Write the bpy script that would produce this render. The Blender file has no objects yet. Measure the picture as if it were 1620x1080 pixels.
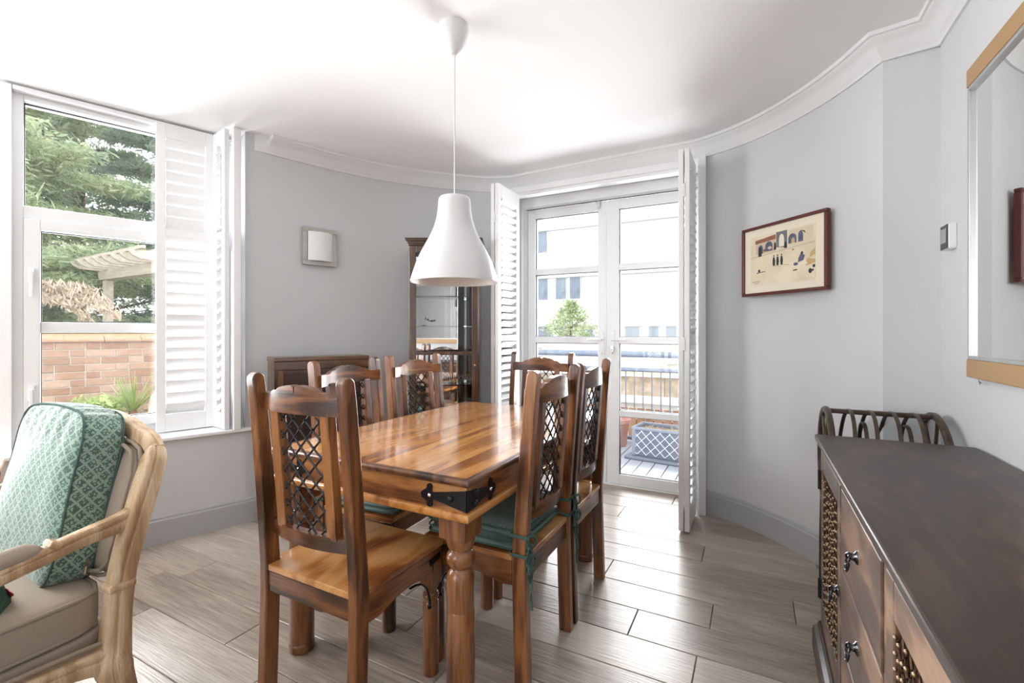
import bpy, math, random
import numpy as np
from mathutils import Vector, Matrix, noise

random.seed(7)
PI = math.pi
S = bpy.context.scene
COL = S.collection

# ------------------------------------------------------------------ camera
cam_data = bpy.data.cameras.new('camera')
cam_data.sensor_width = 36.0
cam_data.lens = 16.38
cam_data.shift_y = -14.0 / 1620.0
cam_data.clip_start = 0.02
cam_data.clip_end = 300
cam = bpy.data.objects.new('camera', cam_data)
COL.objects.link(cam)
cam.location = (0, 0, 1.18)
cam.rotation_euler = (PI / 2, 0, math.radians(27.6))
S.camera = cam

# ------------------------------------------------------------------ world: bright overcast daylight
world = bpy.data.worlds.new('world')
S.world = world
world.use_nodes = True
bg = world.node_tree.nodes['Background']
bg.inputs[0].default_value = (0.93, 0.965, 1.0, 1)
bg.inputs[1].default_value = 2.05

def area(name, loc, target, sx, sy, power, col=(1, 1, 1)):
    l = bpy.data.lights.new(name, 'AREA')
    l.shape = 'RECTANGLE'; l.size = sx; l.size_y = sy; l.energy = power; l.color = col
    o = bpy.data.objects.new(name, l); COL.objects.link(o)
    o.location = loc
    o.rotation_euler = (Vector(target) - Vector(loc)).to_track_quat('-Z', 'Y').to_euler()
    return o
# daylight through the left windows and balcony doors, plus an added rear fill
area('daylight_left_window', (-3.62, 0.9, 1.5), (-1.5, 0.9, 1.1), 3.2, 1.6, 190, (0.96, 0.98, 1))
area('daylight_balcony_door', (-1.03, 3.95, 1.35), (-1.03, 2.0, 0.9), 1.3, 2.0, 95, (0.96, 0.98, 1))
area('rear_fill', (-1.85, -2.45, 1.4), (-1.2, 1.5, 1.2), 1.5, 1.5, 14, (1, 0.99, 0.97))

S.view_settings.view_transform = 'Standard'
S.view_settings.look = 'None'
S.view_settings.gamma = 1.0
S.view_settings.use_curve_mapping = False
S.view_settings.exposure = 0.78
S.cycles.use_denoising = True
S.cycles.max_bounces = 10
S.cycles.diffuse_bounces = 8
S.cycles.glossy_bounces = 5
S.cycles.transparent_max_bounces = 16
S.cycles.caustics_reflective = False
S.cycles.caustics_refractive = False

# ------------------------------------------------------------------ mesh helper
class MB:
    def __init__(s):
        s.v = []; s.f = []; s.M = None
    def _add(s, vs, fs):
        o = len(s.v)
        if s.M is not None:
            vs = [s.M @ Vector(p) for p in vs]
        s.v += [tuple(p) for p in vs]
        s.f += [tuple(i + o for i in f) for f in fs]
        return s
    def box(s, x0, x1, y0, y1, z0, z1):
        vs = [(x0, y0, z0), (x1, y0, z0), (x1, y1, z0), (x0, y1, z0), (x0, y0, z1), (x1, y0, z1), (x1, y1, z1), (x0, y1, z1)]
        return s._add(vs, [(0, 3, 2, 1), (4, 5, 6, 7), (0, 1, 5, 4), (1, 2, 6, 5), (2, 3, 7, 6), (3, 0, 4, 7)])
    def cbox(s, c, d):
        return s.box(c[0] - d[0] / 2, c[0] + d[0] / 2, c[1] - d[1] / 2, c[1] + d[1] / 2, c[2] - d[2] / 2, c[2] + d[2] / 2)
    def lathe(s, prof, n=24, c=(0, 0, 0)):
        """prof: list of (r, z) bottom to top"""
        vs = []; fs = []
        for r, z in prof:
            for k in range(n):
                a = 2 * PI * k / n
                vs.append((c[0] + r * math.cos(a), c[1] + r * math.sin(a), c[2] + z))
        m = len(prof)
        for i in range(m - 1):
            for k in range(n):
                k2 = (k + 1) % n
                fs.append((i * n + k, i * n + k2, (i + 1) * n + k2, (i + 1) * n + k))
        if prof[0][0] > 1e-5: fs.append(tuple(reversed(range(n))))
        if prof[-1][0] > 1e-5: fs.append(tuple((m - 1) * n + k for k in range(n)))
        return s._add(vs, fs)
    def ring_sweep(s, pts, sec, closed=False, up=(0, 0, 1), caps=True):
        """sec(i) -> list of (a, b) offsets along side and up vectors"""
        pts = [Vector(p) for p in pts]; N = len(pts)
        vs = []; fs = []; n = None
        up = Vector(up)
        for i, p in enumerate(pts):
            if closed:
                t = pts[(i + 1) % N] - pts[(i - 1) % N]
            else:
                t = pts[min(i + 1, N - 1)] - pts[max(i - 1, 0)]
            t.normalize()
            u0 = up if abs(t.dot(up)) < 0.98 else Vector((0, 1, 0)) if abs(t.y) < .9 else Vector((1, 0, 0))
            side = t.cross(u0).normalized(); uu = side.cross(t).normalized()
            sc = sec(i); n = len(sc)
            vs += [p + side * a + uu * b for a, b in sc]
        R = N if closed else N - 1
        for i in range(R):
            j = (i + 1) % N
            for k in range(n):
                k2 = (k + 1) % n
                fs.append((i * n + k, i * n + k2, j * n + k2, j * n + k))
        if caps and not closed:
            fs.append(tuple(reversed(range(n)))); fs.append(tuple((N - 1) * n + k for k in range(n)))
        return s._add(vs, fs)
    def tube(s, pts, r, n=8, closed=False):
        rr = r if callable(r) else (lambda i: r)
        return s.ring_sweep(pts, lambda i: [(rr(i) * math.cos(2 * PI * k / n), rr(i) * math.sin(2 * PI * k / n)) for k in range(n)], closed)
    def bar(s, pts, w, h, closed=False, up=(0, 0, 1), bev=0.25):
        """rounded rectangle section, w along side, h along up (floats or callables)"""
        W = w if callable(w) else (lambda i: w); H = h if callable(h) else (lambda i: h)
        def sec(i):
            a, b = W(i) / 2, H(i) / 2; c = min(a, b) * bev * 2
            c = min(c, a * .98, b * .98)
            return [(a, -b + c), (a, b - c), (a - c, b), (-a + c, b), (-a, b - c), (-a, -b + c), (-a + c, -b), (a - c, -b)]
        return s.ring_sweep(pts, sec, closed, up)
    def prism(s, poly, axis, a, b):
        """poly 2D list ccw, extruded along axis from a to b. axis x: poly=(y,z); y: (x,z); z: (x,y)"""
        def P(p, t):
            return {'x': (t, p[0], p[1]), 'y': (p[0], t, p[1]), 'z': (p[0], p[1], t)}[axis]
        n = len(poly)
        vs = [P(p, a) for p in poly] + [P(p, b) for p in poly]
        fs = [tuple(range(n)), tuple(range(2 * n - 1, n - 1, -1))]
        for i in range(n):
            j = (i + 1) % n
            fs.append((i, i + n, j + n, j))
        return s._add(vs, fs)
    def mesh(s, name, smooth=None):
        me = bpy.data.meshes.new(name)
        me.from_pydata(s.v, [], s.f)
        me.update()
        import bmesh
        b = bmesh.new(); b.from_mesh(me)
        bmesh.ops.recalc_face_normals(b, faces=b.faces)
        b.to_mesh(me); b.free()
        if smooth is not None:
            me.polygons.foreach_set('use_smooth', [True] * len(me.polygons))
            me.set_sharp_from_angle(angle=math.radians(smooth))
        me.update()
        return me
    def build(s, name, mat, parent=None, smooth=None, bevel=0, loc=(0, 0, 0), rot=(0, 0, 0), sub=0, kind=None, label=None):
        me = s.mesh(name, smooth)
        me.materials.append(mat)
        o = bpy.data.objects.new(name, me); COL.objects.link(o)
        o.parent = parent; o.location = loc; o.rotation_euler = rot
        if bevel:
            m = o.modifiers.new('bevel', 'BEVEL'); m.width = bevel; m.segments = 2; m.limit_method = 'ANGLE'
            m.angle_limit = math.radians(40)
        if sub:
            m = o.modifiers.new('sub', 'SUBSURF'); m.levels = sub; m.render_levels = sub
        if kind: o['kind'] = kind
        if label: o['label'] = label
        return o

def tag(o, label=None, cat=None, group=None, kind=None):
    if label: o['label'] = label
    if cat: o['category'] = cat
    if group: o['group'] = group
    if kind: o['kind'] = kind
    return o
def empty(name, loc=(0, 0, 0), rz=0.0, label=None, cat=None, group=None, kind=None):
    o = bpy.data.objects.new(name, None); COL.objects.link(o)
    o.location = loc; o.rotation_euler = (0, 0, rz); o.empty_display_size = .1
    return tag(o, label, cat, group, kind)
def copy_tree(o, parent=None):
    c = o.copy(); COL.objects.link(c)
    if parent: c.parent = parent
    for ch in list(o.children):
        copy_tree(ch, c)
    return c
def inst(src, parent, loc=None, rot=None, scale=None):
    c = src.copy(); COL.objects.link(c); c.parent = parent
    if loc is not None: c.location = loc
    if rot is not None: c.rotation_euler = rot
    if scale is not None: c.scale = scale
    return c

# ------------------------------------------------------------------ materials
def newmat(name):
    m = bpy.data.materials.new(name); m.use_nodes = True
    nt = m.node_tree; b = nt.nodes['Principled BSDF']
    return m, nt, b
def L(nt, a, b): nt.links.new(a, b)
def plain(name, col, rough=0.5, metal=0.0, spec=0.5, bump=0, bscale=40, trans=0, var=0, coat=0):
    m, nt, b = newmat(name)
    b.inputs['Base Color'].default_value = (*col, 1)
    b.inputs['Roughness'].default_value = rough
    b.inputs['Metallic'].default_value = metal
    b.inputs['Specular IOR Level'].default_value = spec
    b.inputs['Coat Weight'].default_value = coat
    if trans:
        b.inputs['Transmission Weight'].default_value = trans
    if bump or var:
        tc = nt.nodes.new('ShaderNodeTexCoord'); n = nt.nodes.new('ShaderNodeTexNoise')
        n.inputs['Scale'].default_value = bscale; n.inputs['Detail'].default_value = 4
        L(nt, tc.outputs['Object'], n.inputs['Vector'])
        if bump:
            bp = nt.nodes.new('ShaderNodeBump'); bp.inputs['Strength'].default_value = bump; bp.inputs['Distance'].default_value = .003
            L(nt, n.outputs['Fac'], bp.inputs['Height']); L(nt, bp.outputs['Normal'], b.inputs['Normal'])
        if var:
            r = nt.nodes.new('ShaderNodeValToRGB')
            r.color_ramp.elements[0].position = .35; r.color_ramp.elements[1].position = .65
            r.color_ramp.elements[0].color = (*[c * (1 - var) for c in col], 1)
            r.color_ramp.elements[1].color = (*[min(1, c * (1 + var)) for c in col], 1)
            L(nt, n.outputs['Fac'], r.inputs['Fac']); L(nt, r.outputs['Color'], b.inputs['Base Color'])
    return m
def wood(name, cols, axis='z', scale=1.0, rough=0.3, rings=9.0, stretch=7.0, fine=0.35, coat=0.0, rnd=0.25, bump=0.15, spec=.5, detail=3.5):
    """streaky, swirling timber: grain runs along axis of the object's own coordinates"""
    m, nt, b = newmat(name)
    N = nt.nodes.new
    tc = N('ShaderNodeTexCoord'); oi = N('ShaderNodeObjectInfo')
    add = N('ShaderNodeVectorMath'); add.operation = 'ADD'
    sc = N('ShaderNodeVectorMath'); sc.operation = 'SCALE'; sc.inputs[0].default_value = (13.1, 7.7, 9.3)
    L(nt, oi.outputs['Random'], sc.inputs['Scale'])
    L(nt, tc.outputs['Object'], add.inputs[0]); L(nt, sc.outputs[0], add.inputs[1])
    mp = N('ShaderNodeMapping'); s3 = [scale * stretch] * 3; s3['xyz'.index(axis)] = scale
    mp.inputs['Scale'].default_value = s3
    L(nt, add.outputs[0], mp.inputs['Vector'])
    n1 = N('ShaderNodeTexNoise'); n1.inputs['Scale'].default_value = 1.3; n1.inputs['Detail'].default_value = detail
    n1.inputs['Roughness'].default_value = .5; n1.inputs['Distortion'].default_value = .35
    L(nt, mp.outputs[0], n1.inputs['Vector'])
    mu = N('ShaderNodeMath'); mu.operation = 'MULTIPLY'; mu.inputs[1].default_value = rings * 2 * PI / 3
    L(nt, n1.outputs['Fac'], mu.inputs[0])
    si = N('ShaderNodeMath'); si.operation = 'SINE'; L(nt, mu.outputs[0], si.inputs[0])
    mr = N('ShaderNodeMapRange'); mr.inputs[1].default_value = -1; mr.inputs[2].default_value = 1
    L(nt, si.outputs[0], mr.inputs[0])
    mp2 = N('ShaderNodeMapping'); s4 = [scale * 90] * 3; s4['xyz'.index(axis)] = scale * 4
    mp2.inputs['Scale'].default_value = s4; L(nt, add.outputs[0], mp2.inputs['Vector'])
    n2 = N('ShaderNodeTexNoise'); n2.inputs['Scale'].default_value = 1.6; n2.inputs['Detail'].default_value = 5
    L(nt, mp2.outputs[0], n2.inputs['Vector'])
    mx = N('ShaderNodeMix'); mx.data_type = 'FLOAT'; mx.inputs['Factor'].default_value = fine
    L(nt, mr.outputs[0], mx.inputs[2]); L(nt, n2.outputs['Fac'], mx.inputs[3])
    rr = N('ShaderNodeMath'); rr.operation = 'MULTIPLY_ADD'; rr.inputs[1].default_value = rnd; rr.inputs[2].default_value = -rnd / 2
    L(nt, oi.outputs['Random'], rr.inputs[0])
    ad = N('ShaderNodeMath'); ad.operation = 'ADD'; ad.use_clamp = True
    L(nt, mx.outputs[0], ad.inputs[0]); L(nt, rr.outputs[0], ad.inputs[1])
    cr = N('ShaderNodeValToRGB'); e = cr.color_ramp.elements
    pos = [0.08, 0.38, 0.62, 0.95] if len(cols) == 4 else [0.1, 0.5, 0.9]
    e[0].position = pos[0]; e[0].color = (*cols[0], 1); e[1].position = pos[-1]; e[1].color = (*cols[-1], 1)
    for p, c in list(zip(pos, cols))[1:-1]:
        q = e.new(p); q.color = (*c, 1)
    L(nt, ad.outputs[0], cr.inputs['Fac']); L(nt, cr.outputs['Color'], b.inputs['Base Color'])
    b.inputs['Roughness'].default_value = rough; b.inputs['Coat Weight'].default_value = coat
    b.inputs['Coat Roughness'].default_value = .12
    b.inputs['Specular IOR Level'].default_value = spec
    if bump:
        bp = N('ShaderNodeBump'); bp.inputs['Strength'].default_value = bump; bp.inputs['Distance'].default_value = .002
        L(nt, n2.outputs['Fac'], bp.inputs['Height']); L(nt, bp.outputs['Normal'], b.inputs['Normal'])
    return m
def srgb(r, g, b):
    f = lambda c: ((c / 255 + .055) / 1.055) ** 2.4 if c > 10 else c / 255 / 12.92
    return (f(r), f(g), f(b))

SH = [srgb(34, 20, 13), srgb(72, 42, 25), srgb(112, 68, 37), srgb(156, 104, 60)]
M = {}
for ax in 'xyz':
    M['sheesham_' + ax] = wood('sheesham_' + ax, SH, ax, 1.6, .28, 8, 6, .55, coat=.35, rnd=.35)
TT = [srgb(96, 50, 24), srgb(150, 92, 42), srgb(184, 122, 60), srgb(206, 152, 88)]
M['tabletop'] = wood('tabletop_wood', TT, 'y', 1.1, .16, 7, 8, .5, coat=.6, rnd=.3, bump=.05, detail=4.5)
M['apron_x'] = wood('apron_wood_x', [srgb(66, 36, 22), srgb(120, 74, 42), srgb(160, 106, 60), srgb(188, 136, 86)], 'x', 1.4, .24, 9, 5, .45, coat=.4)
M['apron_y'] = wood('apron_wood_y', [srgb(66, 36, 22), srgb(112, 68, 38), srgb(146, 94, 54), srgb(176, 124, 76)], 'y', 1.4, .24, 9, 5, .45, coat=.4)
M['seatwood'] = wood('seat_wood', [srgb(88, 44, 26), srgb(150, 92, 50), srgb(186, 130, 76), srgb(208, 162, 108)], 'y', 1.5, .22, 7, 2.6, .45, coat=.5, rnd=.3, bump=.05)
DK = [srgb(36, 25, 19), srgb(50, 35, 27), srgb(62, 44, 33), srgb(84, 61, 43)]
M['side_top'] = wood('sideboard_top_wood', DK, 'y', 2.0, .36, 10, 3.4, .55, coat=.06, rnd=.05, bump=.08, spec=.35, detail=6)
M['side_z'] = wood('sideboard_wood', [srgb(70, 50, 40), srgb(100, 74, 58), srgb(130, 99, 77), srgb(158, 124, 95)], 'y', 1.3, .34, 11, 3.5, .4, coat=.2, rnd=.25)
M['walnut'] = wood('walnut_wood', [srgb(48, 30, 19), srgb(76, 50, 32), srgb(104, 70, 44), srgb(130, 92, 60)], 'z', 1.4, .3, 5, 8, .4, coat=.3, rnd=.1)
M['walnut_x'] = wood('walnut_wood_x', [srgb(56, 35, 22), srgb(88, 58, 36), srgb(118, 80, 50), srgb(146, 104, 68)], 'x', 1.4, .3, 5, 8, .4, coat=.3, rnd=.1)
M['bleached'] = wood('bleached_oak', [srgb(142, 110, 78), srgb(176, 144, 108), srgb(198, 170, 136), srgb(226, 208, 182)], 'z', 2.6, .6, 6, 6, .6, rnd=.1, bump=.3)
M['dark_panel'] = plain('dark_panel', srgb(58, 40, 32), .35)
M['iron'] = plain('black_iron', (.022, .022, .025), .28, .7, bump=.2, bscale=120)
M['brass'] = plain('brass', srgb(160, 136, 108), .35, .85)
M['bronze'] = plain('bronze_rod', srgb(92, 70, 54), .4, .8)
M['chrome'] = plain('chrome', (.75, .75, .76), .15, 1)
M['paint'] = plain('white_paint', (.83, .835, .84), .35)
M['upvc'] = plain('white_frame_paint', (.80, .805, .81), .3)
M['wall'] = plain('wall_paint', (.63, .637, .648), .85, spec=.2, bump=.05, bscale=60)
M['ceiling'] = plain('ceiling_paint', (.89, .89, .895), .9, spec=.2)
M['cornice'] = plain('cornice_plaster', (.78, .785, .79), .7, spec=.3)
M['skirting'] = plain('skirting_paint', (.44, .45, .465), .5)
M['lamp_white'] = plain('lamp_white', (.72, .72, .725), .35)
M['silver'] = plain('brushed_silver', (.62, .62, .62), .3, .9)
M['mirror'] = plain('mirror_glass', (.93, .94, .94), .01, 1)
M['gold'] = plain('oak_gilt', srgb(178, 142, 98), .45, .15)
M['redframe'] = plain('mahogany_frame', srgb(92, 38, 34), .35)
M['mount'] = plain('cream_mount', srgb(232, 224, 204), .8)
M['black_plastic'] = plain('black_plastic', (.02, .02, .022), .3)
M['rubber'] = plain('gasket', (.03, .03, .035), .6)
M['taupe'] = plain('taupe_linen', srgb(156, 143, 130), .9, spec=.2, bump=.25, bscale=400, var=.05)
M['taupe_light'] = plain('taupe_piping', srgb(150, 138, 124), .9, spec=.2)
M['teal'] = plain('teal_cotton', srgb(124, 148, 142), .9, spec=.2, bump=.3, bscale=120, var=.1)
M['teal_dark'] = plain('teal_piping', srgb(74, 98, 92), .9, spec=.2)
M['pebble'] = plain('pale_rock', srgb(214, 206, 194), .9, bump=.5, bscale=8, var=.12)
M['grey_plastic'] = plain('grey_plastic', srgb(120, 126, 138), .5)
M['grey_dark'] = plain('grey_dark_plastic', srgb(96, 102, 114), .55)
M['rail_blue'] = plain('blue_grey_paint', srgb(104, 116, 132), .4)
M['terracotta'] = plain('terracotta', srgb(166, 124, 110), .8, var=.1, bscale=10)
M['deck'] = wood('grey_deck', [srgb(130, 132, 140), srgb(146, 148, 156), srgb(160, 162, 170)], 'y', 1, .7, 4, 10, .6, rnd=.2)
M['render'] = plain('white_render', (.85, .85, .86), .9)
M['far_glass'] = plain('far_glass', srgb(118, 130, 144), .2, var=.2, bscale=1.5)
M['soil'] = plain('soil', srgb(120, 104, 88), 1, var=.4, bscale=60, bump=.6)
M['stalk'] = plain('dry_stalk', srgb(196, 182, 150), .9, var=.2)
M['bark'] = plain('bark', srgb(120, 100, 84), .9, var=.25, bscale=14, bump=.5)
M['pergola'] = wood('weathered_wood', [srgb(178, 168, 154), srgb(206, 198, 184), srgb(226, 220, 208)], 'x', 1, .8, 4, 9, .5, rnd=.15)
M['slat'] = wood('orange_slat', [srgb(146, 106, 80), srgb(176, 134, 104), srgb(200, 160, 130)], 'z', 1, .7, 4, 9, .5, rnd=.3)
M['tan_wall'] = plain('tan_hoarding', srgb(172, 156, 136), .9, var=.22, bscale=6)
M['grass'] = plain('garden_ground', srgb(140, 140, 128), 1, var=.25, bscale=3)
M['mortar'] = plain('mortar', srgb(200, 192, 180), 1, bump=.4, bscale=60)
M['coping'] = plain('coping_tile', srgb(184, 142, 116), .8, var=.08, bscale=12)

def brick_mat():
    m, nt, b = newmat('brick_clay'); N = nt.nodes.new
    oi = N('ShaderNodeObjectInfo'); tc = N('ShaderNodeTexCoord'); n = N('ShaderNodeTexNoise')
    n.inputs['Scale'].default_value = 26; n.inputs['Detail'].default_value = 4
    L(nt, tc.outputs['Object'], n.inputs['Vector'])
    a = N('ShaderNodeMath'); a.operation = 'MULTIPLY_ADD'; a.inputs[1].default_value = .55
    L(nt, n.outputs['Fac'], a.inputs[0])
    c = N('ShaderNodeMath'); c.operation = 'MULTIPLY'; c.inputs[1].default_value = .5
    L(nt, oi.outputs['Random'], c.inputs[0]); L(nt, c.outputs[0], a.inputs[2])
    r = N('ShaderNodeValToRGB'); e = r.color_ramp.elements
    e[0].position = .15; e[0].color = (*srgb(140, 110, 94), 1); e[1].position = .9; e[1].color = (*srgb(190, 168, 150), 1)
    q = e.new(.5); q.color = (*srgb(168, 136, 116), 1)
    L(nt, a.outputs[0], r.inputs['Fac']); L(nt, r.outputs['Color'], b.inputs['Base Color'])
    b.inputs['Roughness'].default_value = .9
    return m
M['brick'] = brick_mat()

def floor_mat():
    m = wood('oak_plank', [srgb(116, 104, 94), srgb(158, 145, 133), srgb(182, 171, 160), srgb(206, 198, 189)], 'x', 1.0, .30, 5, 6, .78, rnd=.34, bump=.5, spec=.5, detail=4)
    return m
M['plank'] = floor_mat()

def glass_mat(name='window_glass', tint=(1, 1, 1), mirror=.08):
    m, nt, b = newmat(name); N = nt.nodes.new
    out = nt.nodes['Material Output']; nt.nodes.remove(b)
    t = N('ShaderNodeBsdfTransparent'); t.inputs[0].default_value = (*tint, 1)
    g = N('ShaderNodeBsdfGlossy'); g.inputs['Roughness'].default_value = .01
    fr = N('ShaderNodeFresnel'); fr.inputs['IOR'].default_value = 1.45
    mx = N('ShaderNodeMixShader')
    L(nt, fr.outputs[0], mx.inputs[0]); L(nt, t.outputs[0], mx.inputs[1]); L(nt, g.outputs[0], mx.inputs[2])
    L(nt, mx.outputs[0], out.inputs[0])
    return m
M['glass'] = glass_mat()
M['glass_green'] = glass_mat('shelf_glass', (.82, .93, .88))
def frosted():
    m, nt, b = newmat('frosted_glass')
    b.inputs['Base Color'].default_value = (.82, .83, .84, 1); b.inputs['Roughness'].default_value = .25
    return m
M['frosted'] = frosted()

def leaf_mat(name, cols, tl=.35):
    m, nt, b = newmat(name); N = nt.nodes.new
    tc = N('ShaderNodeTexCoord'); n = N('ShaderNodeTexNoise'); n.inputs['Scale'].default_value = 2.2; n.inputs['Detail'].default_value = 3
    L(nt, tc.outputs['Object'], n.inputs['Vector'])
    n2 = N('ShaderNodeTexNoise'); n2.inputs['Scale'].default_value = 30; L(nt, tc.outputs['Object'], n2.inputs['Vector'])
    mx = N('ShaderNodeMix'); mx.data_type = 'FLOAT'; mx.inputs[0].default_value = .4
    L(nt, n.outputs['Fac'], mx.inputs[2]); L(nt, n2.outputs['Fac'], mx.inputs[3])
    r = N('ShaderNodeValToRGB'); e = r.color_ramp.elements
    e[0].position = .34; e[0].color = (*cols[0], 1); e[1].position = .66; e[1].color = (*cols[-1], 1)
    if len(cols) > 2:
        q = e.new(.5); q.color = (*cols[1], 1)
    L(nt, mx.outputs[0], r.inputs['Fac']); L(nt, r.outputs['Color'], b.inputs['Base Color'])
    b.inputs['Roughness'].default_value = .6
    tr = N('ShaderNodeBsdfTranslucent'); L(nt, r.outputs['Color'], tr.inputs['Color'])
    ms = N('ShaderNodeMixShader'); ms.inputs[0].default_value = tl
    L(nt, b.outputs[0], ms.inputs[1]); L(nt, tr.outputs[0], ms.inputs[2])
    L(nt, ms.outputs[0], nt.nodes['Material Output'].inputs[0])
    return m
M['conifer'] = leaf_mat('conifer_leaf', [srgb(132, 158, 138), srgb(190, 204, 164), srgb(232, 232, 200)], .5)  # leaf ramps carry bluish shadow, lit yellow-green and glare paleness in the colour
M['conifer_dark'] = leaf_mat('conifer_leaf_dark', [srgb(108, 134, 128), srgb(154, 174, 152), srgb(206, 214, 178)], .5)
M['dry_frond'] = leaf_mat('dry_frond', [srgb(196, 180, 160), srgb(224, 212, 194)])
M['rust_leaf'] = leaf_mat('rust_leaf', [srgb(200, 130, 90), srgb(226, 160, 120)])
M['street_leaf'] = leaf_mat('street_leaf', [srgb(130, 154, 112), srgb(176, 190, 142), srgb(216, 218, 188)])
M['yucca'] = leaf_mat('yucca_leaf', [srgb(150, 176, 110), srgb(206, 216, 150)])

def patterned():
    """green cloth printed with a small darker lattice of twigs"""
    m, nt, b = newmat('green_print'); N = nt.nodes.new
    tc = N('ShaderNodeTexCoord')
    geo = N('ShaderNodeNewGeometry')
    mp = N('ShaderNodeMapping'); mp.inputs['Scale'].default_value = (1, 1, 1); mp.inputs['Rotation'].default_value = (0, 0, 0)
    L(nt, tc.outputs['UV'], mp.inputs['Vector'])
    sx = N('ShaderNodeSeparateXYZ'); L(nt, mp.outputs[0], sx.inputs[0])
    def wavep(sig, freq, width):
        c = N('ShaderNodeMath'); c.operation = 'MULTIPLY'; c.inputs[1].default_value = freq
        a = N('ShaderNodeMath'); a.operation = 'ADD' if sig > 0 else 'SUBTRACT'
        L(nt, sx.outputs[0], a.inputs[0]); L(nt, sx.outputs[1], a.inputs[1]); L(nt, a.outputs[0], c.inputs[0])
        f = N('ShaderNodeMath'); f.operation = 'PINGPONG'; f.inputs[1].default_value = .5; L(nt, c.outputs[0], f.inputs[0])
        g = N('ShaderNodeMath'); g.operation = 'LESS_THAN'; g.inputs[1].default_value = width; L(nt, f.outputs[0], g.inputs[0])
        return g.outputs[0]
    light = N('ShaderNodeMath'); light.operation = 'MAXIMUM'
    L(nt, wavep(1, 30, .10), light.inputs[0]); L(nt, wavep(-1, 30, .10), light.inputs[1])
    v = N('ShaderNodeTexVoronoi'); v.feature = 'DISTANCE_TO_EDGE'; v.inputs['Scale'].default_value = 120
    L(nt, tc.outputs['UV'], v.inputs['Vector'])
    lt = N('ShaderNodeMath'); lt.operation = 'LESS_THAN'; lt.inputs[1].default_value = .16; L(nt, v.outputs[0], lt.inputs[0])
    inv = N('ShaderNodeMath'); inv.operation = 'SUBTRACT'; inv.inputs[0].default_value = 1; L(nt, light.outputs[0], inv.inputs[1])
    both = N('ShaderNodeMath'); both.operation = 'MULTIPLY'; L(nt, lt.outputs[0], both.inputs[0]); L(nt, inv.outputs[0], both.inputs[1])
    mx = N('ShaderNodeMix'); mx.data_type = 'RGBA'
    mx.inputs[6].default_value = (*srgb(136, 160, 146), 1); mx.inputs[7].default_value = (*srgb(66, 96, 84), 1)
    L(nt, both.outputs[0], mx.inputs[0]); L(nt, mx.outputs[2], b.inputs['Base Color'])
    b.inputs['Roughness'].default_value = .75; b.inputs['Sheen Weight'].default_value = .4
    n = N('ShaderNodeTexNoise'); n.inputs['Scale'].default_value = 9; L(nt, tc.outputs['Object'], n.inputs['Vector'])
    bp = N('ShaderNodeBump'); bp.inputs['Strength'].default_value = .3; bp.inputs['Distance'].default_value = .02
    L(nt, n.outputs['Fac'], bp.inputs['Height']); L(nt, bp.outputs['Normal'], b.inputs['Normal'])
    return m
M['green_print'] = patterned()

# ================================================================== ROOM SHELL
CEIL = 2.43
def catmull(pts, n=4):
    P = [Vector(p).to_2d() if len(p) > 2 else Vector(p) for p in pts]
    out = []
    for i in range(len(P) - 1):
        p0 = P[max(i - 1, 0)]; p1 = P[i]; p2 = P[i + 1]; p3 = P[min(i + 2, len(P) - 1)]
        for k in range(n):
            t = k / n
            out.append(.5 * ((2 * p1) + (-p0 + p2) * t + (2 * p0 - 5 * p1 + 4 * p2 - p3) * t * t + (-p0 + 3 * p1 - 3 * p2 + p3) * t ** 3))
    out.append(P[-1])
    return [tuple(p) for p in out]
LEFT_CURVE = catmull([(-2.814, 1.80), (-2.738, 2.10), (-2.612, 2.457), (-2.418, 2.806), (-2.147, 3.115), (-1.95, 3.285), (-1.74, 3.37)], 4)
RIGHT_CURVE = catmull([(-.33, 3.31), (-.15, 3.235), (.018, 3.125), (.165, 2.985), (.302, 2.815), (.40, 2.655), (.48, 2.486)], 4)
def miter(path):
    out = []
    for i, p in enumerate(path):
        def nrm(a, b):
            d = Vector((b[0] - a[0], b[1] - a[1])).normalized(); return Vector((d.y, -d.x))
        if i == 0: m = nrm(path[0], path[1])
        elif i == len(path) - 1: m = nrm(path[-2], path[-1])
        else:
            a = nrm(path[i - 1], p); b = nrm(p, path[i + 1]); m = (a + b).normalized(); m = m / max(.35, m.dot(a))
        out.append(m)
    return out
def strip(mb, path, prof, ends=None):
    """prof: closed loop of (inward offset, z)"""
    ms = miter(path); n = len(prof); vs = []; fs = []
    if ends: 
        if ends[0] is not None: ms[0] = Vector(ends[0])
        if ends[1] is not None: ms[-1] = Vector(ends[1])
    for p, m in zip(path, ms):
        vs += [(p[0] + m.x * a, p[1] + m.y * a, z) for a, z in prof]
    for i in range(len(path) - 1):
        for k in range(n):
            k2 = (k + 1) % n
            fs.append((i * n + k, i * n + k2, (i + 1) * n + k2, (i + 1) * n + k))
    fs.append(tuple(range(n))); fs.append(tuple((len(path) - 1) * n + k for k in reversed(range(n))))
    mb._add(vs, fs)
T = .28
def rect(a0, a1, z0, z1): return [(a0, z0), (a1, z0), (a1, z1), (a0, z1)]
WD = Vector((.3174, .9483)); WP = Vector((-3.319, .933)); WO = Vector((-.9483, .3174))
FACE0 = (-2.814, 1.80)
def facept(t): return (FACE0[0] - .342 * t, FACE0[1] - .94 * t)     # wall face under the windows
far_rear = facept(3.55)

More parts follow.
